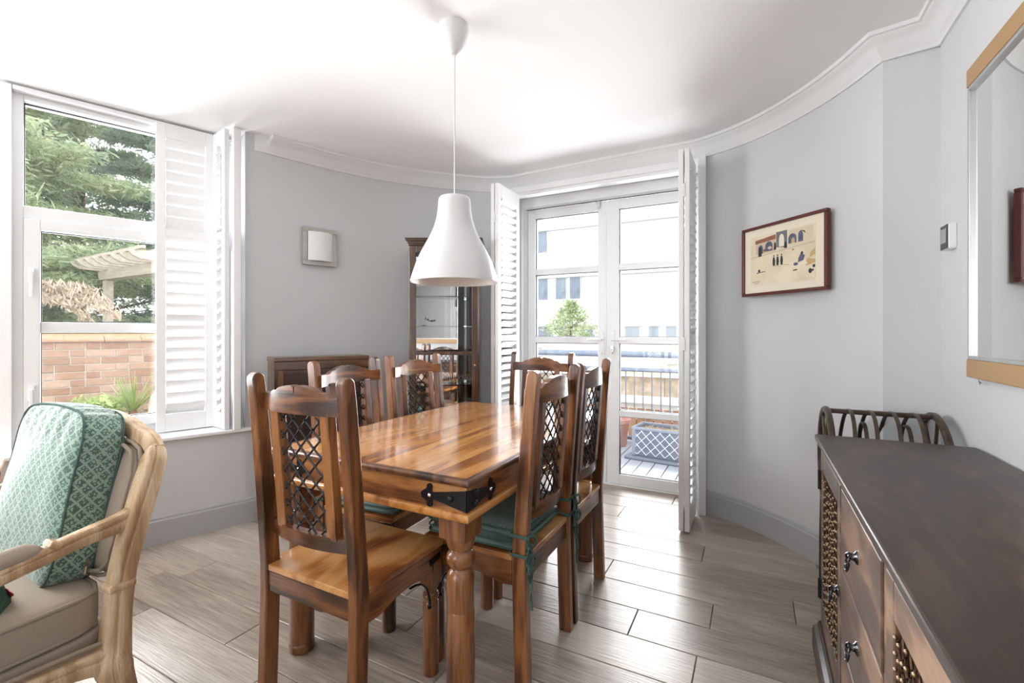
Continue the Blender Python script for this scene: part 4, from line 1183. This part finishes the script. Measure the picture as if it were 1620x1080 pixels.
for y, z in ((-.54, .34), (.0, .335)):
    pts = sm([(-.31, y, z), (-.15, y - .02 * (y < -.1), z + .018), (0, y - .03 * (y < -.1), z + .024), (.15, y - .02 * (y < -.1), z + .018), (.31, y, z)])
    m = MB(); moulded(m, pts, lerp_list([.05, .04, .05, .04, .05], len(pts)), lerp_list([.07, .046, .05, .046, .07], len(pts)), (0, 0, 1)); m.build('seat_rail', M['bleached'], ac, smooth=50)
# crest rail
pts = sm([(-.312, .100, .846), (-.27, .104, .872), (-.20, .108, .884), (-.11, .110, .905), (0, .112, .915), (.11, .110, .905), (.20, .108, .884), (.27, .104, .872), (.312, .100, .846)])
m = MB(); moulded(m, pts, lerp_list([.046] * 4, len(pts)), lerp_list([.034, .040, .044, .050, .044, .040, .034], len(pts)), (0, -1, .2)); m.build('crest_rail', M['bleached'], ac, smooth=50)
pts = sm([(-.29, .03, .53), (-.15, .03, .525), (0, .03, .525), (.15, .03, .525), (.29, .03, .53)])
m = MB(); moulded(m, pts, lerp_list([.022, .022], len(pts)), lerp_list([.022, .022], len(pts)), (0, 0, 1)); m.build('back_rail', M['bleached'], ac, smooth=50)
def rbox(w, d, h, n=12, e=5.0, bulge=.0, seed=0, amp=0.0):
    """rounded, slightly puffed box centred on the origin; also returns nothing"""
    m = MB(); idx = {}; vs = []; fs = []
    def key(p): return tuple(round(c, 5) for c in p)
    def add(p):
        k = key(p)
        if k not in idx:
            x, y, z = p
            L0 = (abs(x) ** e + abs(y) ** e + abs(z) ** e) ** (1 / e)
            q = Vector((x / L0, y / L0, z / L0))
            bx = 1 + bulge * (1 - y * y) * (1 - z * z) * 0; 
            q = Vector((q.x * w / 2, q.y * d / 2 * (1 + bulge * (1 - x * x) * (1 - z * z)), q.z * h / 2))
            if amp: q += Vector((1, 1, 1)) * amp * (noise.noise(q * 9 + Vector((seed, 0, 0))))
            idx[k] = len(vs); vs.append(q)
        return idx[k]
    for ax in range(3):
        for s_ in (-1, 1):
            for i in range(n):
                for j in range(n):
                    quad = []
                    for a_, b_ in ((i, j), (i + 1, j), (i + 1, j + 1), (i, j + 1)):
                        p = [0, 0, 0]; p[ax] = s_; p[(ax + 1) % 3] = -1 + 2 * a_ / n; p[(ax + 2) % 3] = -1 + 2 * b_ / n; quad.append(add(p))
                    fs.append(quad if s_ > 0 else quad[::-1])
    m._add(vs, fs); return m
def squircle(w, h, e, n=48):
    out = []
    for k in range(n):
        a_ = 2 * PI * k / n; c, s_ = math.cos(a_), math.sin(a_)
        L0 = (abs(c) ** e + abs(s_) ** e) ** (1 / e); out.append((c / L0 * w / 2, s_ / L0 * h / 2))
    return out
# back upholstery (leaning)
th_b = math.radians(-13)
bk = rbox(.585, .070, .345, 12, 7, .30).build('back_pad', M['taupe'], ac, smooth=80, loc=(0, .066, .688), rot=(th_b, 0, 0))
for y in (-.040,):
    MB().tube([(x, y, z) for x, z in squircle(.575, .340, 7)], .0055, 8, closed=True).build('piping', M['taupe_light'], bk, smooth=60)
MB().tube([(x, -.026, z) for x, z in squircle(.60, .362, 7)], .0055, 8, closed=True).build('piping', M['taupe_light'], bk, smooth=60)
# seat deck and loose seat cushion
rbox(.615, .53, .07, 12, 10).build('seat_deck', M['taupe'], ac, smooth=80, loc=(0, -.262, .380))
sc_ = rbox(.61, .53, .108, 16, 9, 0).build('seat_cushion', M['taupe'], ac, smooth=80, loc=(0, -.268, .460))
# crown the cushion top
for v in sc_.data.vertices:
    u, w_ = v.co.x / .305, v.co.y / .265
    if v.co.z > 0: v.co.z += .022 * max(0, 1 - u * u) * max(0, 1 - w_ * w_)
for z in (.044, -.040):
    MB().tube([(x, y, z) for x, y in squircle(.604, .524, 9.5)], .0055, 8, closed=True).build('piping', M['taupe_light'], sc_, smooth=60)

# big green printed back cushion
def box_uv(me, s=1.0):
    uv = me.uv_layers.new(name='UVMap')
    for p in me.polygons:
        n = p.normal; ax = max(range(3), key=lambda k: abs(n[k]))
        for li in p.loop_indices:
            c = me.vertices[me.loops[li].vertex_index].co
            a_ = [(c.y, c.z), (c.x, c.z), (c.x, c.y)][ax]; uv.data[li].uv = (a_[0] * s, a_[1] * s)
gc = empty('back_cushion', (-1.822, .592, .722), 0, 'large sage green printed box cushion leaning on the armchair back', 'cushion')
gc.rotation_euler = (math.radians(-11), 0, 0)
gw, gd, gh = .45, .118, .455
m = rbox(gw, gd, gh, 40, 6.5, .25)
# gathered pleats near the top corners
for i, v in enumerate(m.v):
    x, y, z = v
    top = max(0, min(1, (z - .12) / .12)); k = math.sin(x * 105 + 8 * z) * .0050 * top * max(0, min(1, (.21 - abs(x)) / .1 + .3))
    sag = .010 * noise.noise(Vector((x * 7, y * 7, z * 6)))
    m.v[i] = (x, y + (k + sag) * (1 if y > 0 else 1), z + k * .8 + .018 * max(0, 1 - (x / .215) ** 2) * (1 if z > .17 else 0))
body = m.build('cover', M['green_print'], gc, smooth=80); box_uv(body.data)
for y in (-.046, .046):
    pts = []
    for x, z in squircle(gw * .985, gh * .985, 7, 80):
        pts.append((x, y + .010 * noise.noise(Vector((x * 7, y * 7, z * 6))), z + .018 * max(0, 1 - (x / .215) ** 2) * (1 if z > .17 else 0)))
    MB().tube(pts, .0030, 8, closed=True).build('piping', M['teal_dark'], gc, smooth=60)
zp = MB().cbox((gw / 2 + .002, .02, -.16), (.003, .006, .02)).tube([(gw / 2 + .004, .02, -.168), (gw / 2 + .005, .02, -.188)], .0035, 6)
zp.build('zip_pull', M['brass'], gc)

# little floral scatter cushion on the seat
fc = empty('scatter_cushion', (-1.70, .36, .565), 0, 'small dark green scatter cushion with red flowers lying on the armchair seat', 'cushion')
fc.rotation_euler = (math.radians(-58), math.radians(18), math.radians(28))
m = MB(); m = pad_mb(.30, .30, .09, 14, .8); o = m.build('cover', plain('floral_green', srgb(52, 92, 80), .8, var=.5, bscale=22), fc, smooth=80, loc=(0, 0, -.045))
M['petal'] = plain('red_petals', srgb(200, 70, 84), .8); M['petal2'] = plain('leaf_print', srgb(120, 160, 140), .8)
rr = random.Random(3)
for k in range(9):
    x, y = rr.uniform(-.11, .11), rr.uniform(-.11, .11); m = MB()
    for q in range(5):
        a_ = 2 * PI * q / 5; m.lathe([(.011, 0), (.010, .0015), (.0001, .002)], 8, (x + .012 * math.cos(a_), y + .012 * math.sin(a_), .046 * (1 - (x / .15) ** 4) * (1 - (y / .15) ** 4) ** .8 * .9))
    m.build('printed_flower', M['petal'] if k % 3 else M['petal2'], fc)

# ================================================================== OUTSIDE
GZ = -1.2
MB().box(-40, 40, -30, 60, GZ - .1, GZ).build('ground', M['grass'], kind='structure')
# ---- balcony
dk = empty('balcony_deck', (0, 0, 0), 0, 'grey boarded balcony deck outside the doors', 'deck', kind='structure')
bw = .118
b0 = MB().box(-bw / 2 + .004, bw / 2 - .004, 0, 1.55, -.028, 0).build('deck_board', M['deck'], dk, loc=(-3.0, 3.69, -.02), bevel=.003)
for k in range(1, 38): inst(b0, dk, (-3.0 + bw * k, 3.69, -.02))
MB().box(-3.1, 1.5, 3.68, 5.26, -.3, -.055).build('deck_base', M['grey_dark'], dk)
rl = empty('balcony_railing', (-3.0, 5.13, 0), 0, 'blue-grey metal balcony railing with round handrail and thin upright bars', 'railing')
MB().tube([(0, -.02, .945), (4.4, -.02, .945)], .034, 16).build('handrail', M['rail_blue'], rl, smooth=50)
MB().tube([(0, 0, .775), (4.4, 0, .775)], .022, 12).build('rail', M['rail_blue'], rl, smooth=50)
MB().box(0, 4.4, -.012, .012, .305, .335).build('rail', M['rail_blue'], rl)
MB().tube([(0, 0, .03), (4.4, 0, .03)], .020, 12).build('rail', M['rail_blue'], rl, smooth=50)
ba = MB().tube([(0, 0, .32), (0, 0, .77)], .007, 8).build('baluster', M['rail_blue'], rl, smooth=50, loc=(.05, 0, 0))
for k in range(1, 46): inst(ba, rl, (.05 + .0935 * k, 0, 0))
for x in (.02, 1.45, 2.9, 4.38): MB().box(x - .02, x + .02, -.02, .02, -.02, .93).build('post', M['rail_blue'], rl)
# planter trough
pt = empty('trough_planter', (-1.045, 4.50, -.02), math.radians(-8), 'grey rectangular planter with white diagonal lattice pattern on the deck', 'planter')
m = MB().box(0, .95, 0, .02, .03, .29).box(0, .95, .28, .30, .03, .29).box(0, .02, .02, .28, .03, .29).box(.93, .95, .02, .28, .03, .29).box(.02, .93, .02, .28, .03, .05)
m.build('trough', M['grey_dark'], pt, bevel=.003)
m = MB().box(-.012, .962, -.012, .010, .275, .300).box(-.012, .962, .290, .312, .275, .300).box(-.012, .010, .010, .29, .275, .300).box(.94, .962, .010, .29, .275, .300).box(-.006, .03, -.008, 0, .03, .28).box(.92, .956, -.008, 0, .03, .28)
m.build('rim', M['grey_plastic'], pt, bevel=.004)
m = MB(); p = .088
def diag(sgn):
    k = -12
    while k < 30:
        c = k * p
        pts = []
        for x in (.03, .92): pts.append((x, c + sgn * x))
        (xa, za), (xb, zb) = pts
        def clip(xa, za, xb, zb):
            lo, hi = .045, .272; t0, t1 = 0, 1
            dz = zb - za
            for lim, s_ in ((lo, 1), (hi, -1)):
                fa = (za - lim) * s_; fb = (zb - lim) * s_
                if fa < 0 and fb < 0: return None
                if fa < 0: t0 = max(t0, fa / (fa - fb))
                if fb < 0: t1 = min(t1, fa / (fa - fb))
            if t1 - t0 < .01: return None
            return xa + (xb - xa) * t0, za + dz * t0, xa + (xb - xa) * t1, za + dz * t1
        r = clip(xa, za, xb, zb)
        if r: m.bar([(r[0], -.004, r[1]), (r[2], -.004, r[3])], .0055, .006, up=(0, 1, 0))
        k += 1
diag(1); diag(-1)
m.build('lattice_relief', plain('pale_lattice', srgb(214, 218, 226), .6), pt)
MB().box(-.06, 1.0, -.07, .36, 0, .028).build('drip_tray', M['grey_dark'], pt, bevel=.008)
MB().box(.02, .93, .02, .28, .20, .262).build('soil', M['soil'], pt)
rr = random.Random(5); m = MB()
for k in range(420):
    x = .04 + .87 * rr.random(); y = rr.uniform(.03, .27); a_ = rr.uniform(0, 6.28); l = rr.uniform(.01, .045)
    if x < .35 and rr.random() < .6: continue
    m.tube([(x, y, .262), (x + l * math.cos(a_) * .7, y + l * math.sin(a_) * .7, .262 + l * .7)], .0016, 3)
m.build('dry_stalks', M['stalk'], pt, kind='stuff')
pp = empty('terracotta_pot', (-1.30, 4.93, -.02), 0, 'terracotta pot on the deck beside the grey planter', 'pot')
MB().lathe([(.085, 0), (.088, .01), (.115, .24), (.118, .245), (.132, .247), (.134, .285), (.122, .288), (.114, .26), (.09, .25), (.001, .25)], 28).build('pot_body', M['terracotta'], pp, smooth=40)
# fence of orange slats and tan hoarding beyond
fn = empty('slat_fence', (-5.5, 5.75, 0), 0, 'low orange-brown upright slat fence just beyond the balcony railing', 'fence')
s0 = MB().box(-.045, .045, -.01, .01, GZ, .26).build('slat', M['slat'], fn, loc=(0, 0, 0))
for k in range(1, 66): inst(s0, fn, (.104 * k, .004 * (k % 2), 0))
MB().box(-.05, 6.8, .012, .05, -.9, -.8).box(-.05, 6.8, .012, .05, .02, .12).build('fence_rail', M['slat'], fn)
ho = empty('tan_hoarding', (-6, 9.0, 0), 0, 'weathered tan wall with pale coping seen between the railing bars', 'wall')
for k in range(14):
    MB().box(.9 * k + .006, .9 * k + .894, 0, .06, -.02, .345).build('panel', M['tan_wall'], ho)
MB().box(-.05, 12.7, -.05, .12, .345, .375).build('coping', M['render'], ho)
MB().box(-.05, 12.7, .02, .30, .375, .44).build('upper_course', plain('tan_course', srgb(214, 196, 164), .9, var=.25, bscale=9), ho)
MB().box(-.05, 12.7, -.30, .10, -.12, -.02).box(-.05, 12.7, -.1, .2, GZ, -.12).build('lower_wall', M['render'], ho)
# white apartment building with ribbon windows
bl = empty('white_building', (-40, 26, 0), 0, 'white rendered building with grey windows seen through the balcony doors', 'building')
MB().box(0, 70, .12, 8, GZ, 16).build('facade', M['render'], bl)
band = []
bands = [(1.50, .0), (4.42, .0), (7.30, 0), (10.2, 0)]
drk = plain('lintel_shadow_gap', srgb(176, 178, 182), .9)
for zh, _ in bands:
    MB().box(0, 70, .02, .12, zh + .10, zh + 1.45).build('spandrel', M['render'], bl)
    MB().box(0, 70, .0, .12, zh + .04, zh + .10).build('drip_ledge', drk, bl)
w0 = None
WX = {0: [(-17, 1), (-15, 1), (-13.2, 1), (-11.9, 1), (-10.5, 1), (-9.2, .9), (-7.9, .95), (-6.53, .9), (-5.21, .6), (-4.31, .6), (-3.2, .6)], 1: [(-15.8, .72), (-14.2, .72), (-13.2, .72), (-11.84, .72), (-10.68, .72), (-9.79, .72)], 2: [(-14.5, .72), (-11.9, .72)]}
for bi, (zh, _) in enumerate(bands[:3]):
    for x, ww in WX[bi]:
        x += 40
        if w0 is None:
            w0 = MB().box(0, .95, .06, .118, -1.22, 0).build('window', M['far_glass'], bl, loc=(x, 0, zh))
            w0.scale = (ww / .95, 1, 1)
            p0_ = MB().box(0, .04, .03, .059, -1.22, 0).box(.91, .95, .03, .059, -1.22, 0).build('window_frame', M['render'], w0)
        else:
            c = inst(w0, bl, (x, 0, zh), None, (ww / .95, 1, 1)); inst(p0_, c)
# low brick and white walls at the left beyond the railing
lw = empty('garden_wall', (-9.5, 12, 0), 0, 'low white-painted brick wall beyond the balcony at the left', 'wall')
MB().box(0, 3.9, 0, .2, GZ, .95).build('wall_panel', M['terracotta'] if False else plain('pinkish_render', srgb(222, 190, 168), .9), lw)
b0 = MB().box(.005, .445, 0, .02, .003, .117).build('brick', plain('white_brick', srgb(236, 230, 224), .9, var=.06, bscale=20), lw, loc=(3.95, -.02, -.2))
for r_ in range(9):
    for k in range(8):
        if r_ or k: inst(b0, lw, (3.95 + .45 * k + (.225 if r_ % 2 else 0), -.02, -.2 + .12 * r_))
MB().box(3.9, 7.8, 0, .2, GZ, .88).build('wall_core', M['mortar'], lw)

# ---- foliage helpers (numpy: thousands of small blades per crown)
def blades(name, mat, parent, centers, dirs, length, width, spread, per, seed, droop=.3, loc=(0, 0, 0), flat=.5):
    g = np.random.default_rng(seed); C = np.repeat(np.asarray(centers, float), per, 0); Dr = np.repeat(np.asarray(dirs, float), per, 0)
    n = len(C)
    off = g.normal(0, 1, (n, 3)) * spread
    d = Dr + g.normal(0, .55, (n, 3)); d[:, 2] -= droop * g.random(n); d /= np.linalg.norm(d, axis=1)[:, None] + 1e-9
    r = g.normal(0, 1, (n, 3)); r[:, 2] *= flat; s = np.cross(d, r); s /= np.linalg.norm(s, axis=1)[:, None] + 1e-9
    ln = length * (.5 + g.random(n))[:, None]; wd = width * (.6 + .8 * g.random(n))[:, None]
    p = C + off
    a = p - d * ln * .5; b = p + s * wd * .5; c = p + d * ln * .5; e = p - s * wd * .5
    V = np.stack([a, b, c, e], 1).reshape(-1, 3)
    me = bpy.data.meshes.new(name); me.vertices.add(len(V)); me.vertices.foreach_set('co', V.ravel())
    me.loops.add(n * 4); me.loops.foreach_set('vertex_index', np.arange(n * 4)); me.polygons.add(n)
    me.polygons.foreach_set('loop_start', np.arange(n) * 4); me.polygons.foreach_set('loop_total', np.full(n, 4)); me.update(calc_edges=True); me.validate()
    me.materials.append(mat); o = bpy.data.objects.new(name, me); COL.objects.link(o); o.parent = parent; o.location = loc; o['kind'] = 'stuff'
    return o
def conifer(x, y, h, r, seed, label, mat, n_br=60, zlow=.3, blade=(.15, .036), per=30):
    root = empty('conifer', (x, y, GZ), 0, label, 'tree', 'trees beyond the garden wall')
    g = random.Random(seed); cs = []; ds = []; br = MB()
    for k in range(n_br):
        z = zlow + (h - zlow) * (k + g.random()) / n_br; rad = r * (1 - (z / h) ** 2.2 * .6) * g.uniform(.75, 1.1); a_ = g.uniform(0, 2 * PI)
        tip = Vector((rad * math.cos(a_), rad * math.sin(a_), z + rad * .05)); st = Vector((0, 0, z - rad * .1))
        br.tube([st, st.lerp(tip, .5) + Vector((0, 0, rad * .08)), tip], lambda i: [.03, .02, .006][i] * (1 + r * .15), 5)
        nb = 10
        for q in range(nb):
            t = .30 + .70 * q / (nb - 1); p = st.lerp(tip, t) + Vector((0, 0, rad * .08 * math.sin(t * PI)))
            out = Vector((math.cos(a_ + g.uniform(-1, 1)), math.sin(a_ + g.uniform(-1, 1)), -.15))
            for w_ in (-1, 0, 1):
                perp = Vector((-math.sin(a_), math.cos(a_), 0)) * w_ * rad * .20 * (1.2 - t)
                cs.append(tuple(p + perp + Vector((0, 0, -.05 * abs(w_))))); ds.append(tuple((out + perp * 1.5).normalized()))
    tr = MB(); tr.tube([(0, 0, 0), (.05, 0, h * .35), (0, .04, h * .7), (0, 0, h * .97)], lambda i: [.17, .13, .08, .02][i], 10)
    tr.build('trunk', M['bark'], root, smooth=60); br.build('branches', M['bark'], root, smooth=60)
    blades('foliage', mat, root, cs, ds, blade[0], blade[1], (.13, .13, .05), per, seed)
    return root
conifer(-10.9, 2.9, 10.5, 2.1, 11, 'pale green spreading conifer behind the brick wall, at the left of the window', M['conifer'], 110, 1.6)
conifer(-11.2, 6.4, 11, 2.2, 12, 'blue-green conifer behind the brick wall, in the middle of the window', M['conifer_dark'], 110, 1.6)
conifer(-14.2, 5.0, 13.0, 3.0, 13, 'tall conifer furthest behind the brick wall', M['conifer_dark'], 100, 1.8)
conifer(-11.0, 9.8, 10.0, 2.2, 14, 'light green conifer behind the pergola', M['conifer'], 80, 1.6)
conifer(-11.4, .0, 10.0, 2.2, 15, 'large green conifer beyond the brick wall near the camera side', M['conifer'], 80, 1.6)
# pale dead fronds hanging in front
df = empty('dry_branch', (-7.30, 2.60, -.03), 0, 'pale dried conifer branch drooping over the brick wall', 'branch')
m = MB(); cs = []; ds = []
g = random.Random(8)
for k, (x0_, y0_, z0_, x1_, y1_, z1_) in enumerate([(-.55, -.25, 1.78, .25, .16, 1.60), (-.40, -.20, 1.66, .40, .22, 1.46), (-.50, -.22, 1.70, .05, .05, 1.44), (-.45, -.25, 1.80, .10, .10, 1.72)]):
    P_ = [Vector((x0_, y0_, z0_)), Vector(((x0_ + x1_) / 2, (y0_ + y1_) / 2, (z0_ + z1_) / 2 + .05)), Vector((x1_, y1_, z1_))]
    m.tube(P_, lambda i: [.014, .010, .004][i], 5)
    for q in range(16):
        t = q / 15; p_ = P_[0].lerp(P_[2], t) + Vector((0, 0, .06 * math.sin(t * PI) - .04)); cs.append(tuple(p_)); ds.append((.25, .15, -.95))
m.tube([(-.9, -.5, GZ), (-.75, -.35, .6), (-.5, -.24, 1.75)], lambda i: [.06, .04, .018][i], 8)
m.build('bough', M['bark'], df, smooth=60)
blades('fronds', M['dry_frond'], df, cs, ds, .10, .018, (.035, .03, .03), 22, 9, .6)
# hedge of low shrubs just above the wall at the right
hd = empty('leafy_shrub', (-8.6, 5.0, GZ), 0, 'low pale green shrub above the wall beside the pergola post', 'shrub')
cs = [(g.uniform(-.7, .7), g.uniform(-.9, .9), g.uniform(.3, 2.65)) for _ in range(420)]
blades('foliage', M['conifer'], hd, cs, [(c[0], c[1], .3) for c in cs], .07, .03, (.06, .06, .06), 20, 10)
MB().tube([(0, 0, 0), (.05, .1, 1.2), (0, .2, 2.2)], lambda i: [.05, .04, .015][i], 8).build('stem', M['bark'], hd, smooth=60)
ru = empty('rust_shrub', (-7.9, 4.05, GZ), 0, 'rust-coloured leafy shrub beside the pergola post', 'shrub')
cs = [(g.uniform(-.1, .1), g.uniform(-.13, .13), g.uniform(2.85, 3.25)) for _ in range(60)]
blades('foliage', M['rust_leaf'], ru, cs, [(c[0], c[1], .1) for c in cs], .08, .035, (.04, .04, .04), 20, 16)
MB().tube([(0, 0, 0), (.02, .03, 1.5), (0, 0, 3.1)], lambda i: [.03, .025, .008][i], 8).build('stem', M['bark'], ru, smooth=60)

# ---- brick garden wall parallel to the window
bwall = empty('brick_wall', (-6.03, 2.262, 0), math.atan2(WD.y, WD.x), 'red-brown brick garden wall with tiled coping outside the left window', 'wall')
MB().box(-3.6, 4.5, .013, .24, GZ, 1.085).build('wall_core', M['mortar'], bwall)
bb = MB().box(-.1075, .1075, 0, .10, 0, .065).build('brick', M['brick'], bwall, bevel=.004)
bh = MB().box(-.0525, .0525, 0, .10, 0, .065).build('brick', M['brick'], bwall, bevel=.004)
g = random.Random(4); first = [True, True]; cnt = 0
for r_ in range(14):
    z = 1.012 - .075 * r_; x = -1.55 + (.11 if r_ % 2 else 0); k = 0
    while x < 1.9:
        half = (k + r_) % 4 == 3; L0 = .105 if half else .215; src = bh if half else bb; fi = 1 if half else 0
        loc = (x + L0 / 2, g.uniform(-.003, .003), z)
        if first[fi]: src.location = loc; first[fi] = False
        else: inst(src, bwall, loc, (0, 0, g.uniform(-.008, .008)))
        x += L0 + .013; k += 1; cnt += 1
ct0 = MB().prism([(-.035, 1.087), (.28, 1.087), (.28, 1.112), (.14, 1.15), (-.02, 1.122), (-.035, 1.112)], 'x', -.149, .149).build('coping_tile', M['coping'], bwall, loc=(-3.4, 0, 0), bevel=.004)
for k in range(1, 26): inst(ct0, bwall, (-3.4 + .302 * k, 0, 0))
# second, further wall strip seen above the coping
MB().box(-4, 6, 1.1, 1.3, GZ, 1.19).build('rear_wall', plain('tan_rear_wall', srgb(206, 172, 134), .9, var=.15, bscale=14), bwall)

# ---- pergola
pg = empty('pergola', (-8.87, 3.49, GZ), math.radians(-3), 'weathered pale timber pergola with scalloped rafter ends above the brick wall', 'pergola')
MB().box(-.052, .052, -.052, .052, 0, 3.18).build('post', M['pergola'], pg, bevel=.006)
MB().box(1.7, 1.8, -.05, .05, 0, 3.18).build('post', M['pergola'], pg, bevel=.006)
poly = [(-.16, 3.27), (-.10, 3.19), (2.1, 3.18), (2.1, 3.33), (-.16, 3.33)]
MB().prism(poly, 'y', -.075, -.047).build('beam', M['pergola'], pg, bevel=.004)
MB().prism(poly, 'y', .047, .075).build('beam', M['pergola'], pg, bevel=.004)
raf = MB().prism([(-.42, 3.42), (-.38, 3.37), (-.30, 3.331), (1.4, 3.331), (1.4, 3.44), (-.42, 3.44)], 'x', -.02, .02).build('rafter', M['pergola'], pg, bevel=.003, loc=(-.10, 0, 0))
for k in range(1, 8): inst(raf, pg, (-.10 + .28 * k, 0, 0))
for k in range(8): MB().box(-.25, 2.1, -.36 + .22 * k, -.325 + .22 * k, 3.441, 3.48).build('batten', M['pergola'], pg)

# ---- raised bed with yucca, low plant and pale boulder in front of the brick wall
BZ = .36
bed = empty('raised_bed', (-5.25, 2.30, GZ), math.atan2(WD.y, WD.x), 'raised planting bed along the foot of the brick wall', 'planter')
MB().box(-2.0, 2.0, -.45, .55, 0, BZ - GZ - .03).build('bed_wall', M['mortar'], bed, bevel=.01)
MB().box(-1.95, 1.95, -.40, .50, BZ - GZ - .0298, BZ - GZ).build('soil', M['soil'], bed)
yc = empty('yucca', (-5.10, 2.19, BZ), 0, 'spiky pale green yucca in front of the brick wall', 'plant')
MB().tube([(0, 0, 0), (.01, .0, .05), (0, 0, .10)], lambda i: [.04, .035, .03][i], 10).build('stem', M['bark'], yc, smooth=60)
g = random.Random(2)
for k in range(44):
    a_ = 2 * PI * k * .381966; el = g.uniform(.25, 1.5); ln = g.uniform(.26, .40)
    dirv = Vector((math.cos(a_) * math.cos(el), math.sin(a_) * math.cos(el), math.sin(el)))
    pts = [Vector((0, 0, .08)) + dirv * ln * t + Vector((0, 0, -.10 * t * t * (1.3 - el))) for t in (0, .3, .6, .85, 1)]
    MB().bar(pts, lambda i: [.016, .020, .016, .008, .002][i], .003).build('leaf', M['yucca'], yc, smooth=60)
yl = empty('low_leafy_plant', (-5.22, 1.98, BZ), 0, 'low bright green plant beside the yucca', 'plant')
cs = [(g.gauss(0, .07), g.gauss(0, .08), g.uniform(.02, .22)) for _ in range(110)]
blades('foliage', M['yucca'], yl, cs, [(c[0], c[1], .5) for c in cs], .06, .020, (.02, .02, .02), 12, 20)
MB().tube([(0, 0, 0), (0, 0, .15)], .012, 8).build('stem', M['bark'], yl)
bo = rbox(.30, .26, .42, 10, 2.6, 0, 3, .03).build('boulder', M['pebble'], None, smooth=70, loc=(-4.80, 2.36, BZ + .15), rot=(.2, math.radians(38), .6))
tag(bo, 'pale rounded rock beside the yucca outside the window', 'rock')

# ---- young street tree beyond the balcony
stt = empty('street_tree', (-5.15, 13.8, GZ), 0, 'small light green tree beyond the balcony, in front of the white building', 'tree')
g = random.Random(6); cs = []
for k in range(230):
    t = g.random(); z = 2.1 + 1.35 * t; rad = 1.05 * (1 - t) ** .8 * g.random() ** .5 + .03; a_ = g.uniform(0, 2 * PI)
    cs.append((rad * math.cos(a_) * 1.1, rad * math.sin(a_), z - .12))
blades('foliage', M['street_leaf'], stt, cs, [(c[0], c[1], .3) for c in cs], .09, .05, (.07, .07, .06), 12, 21)
m = MB(); m.tube([(0, 0, 0), (.02, 0, 1.3), (0, 0, 2.3), (0, 0, 3.1)], lambda i: [.05, .04, .025, .008][i], 8)
for k in range(14):
    a_ = g.uniform(0, 6.28); z = g.uniform(1.9, 2.8); m.tube([(0, 0, z), (.35 * math.cos(a_), .35 * math.sin(a_), z + .2)], lambda i: [.014, .004][i], 5)
m.build('trunk', M['bark'], stt, smooth=60)
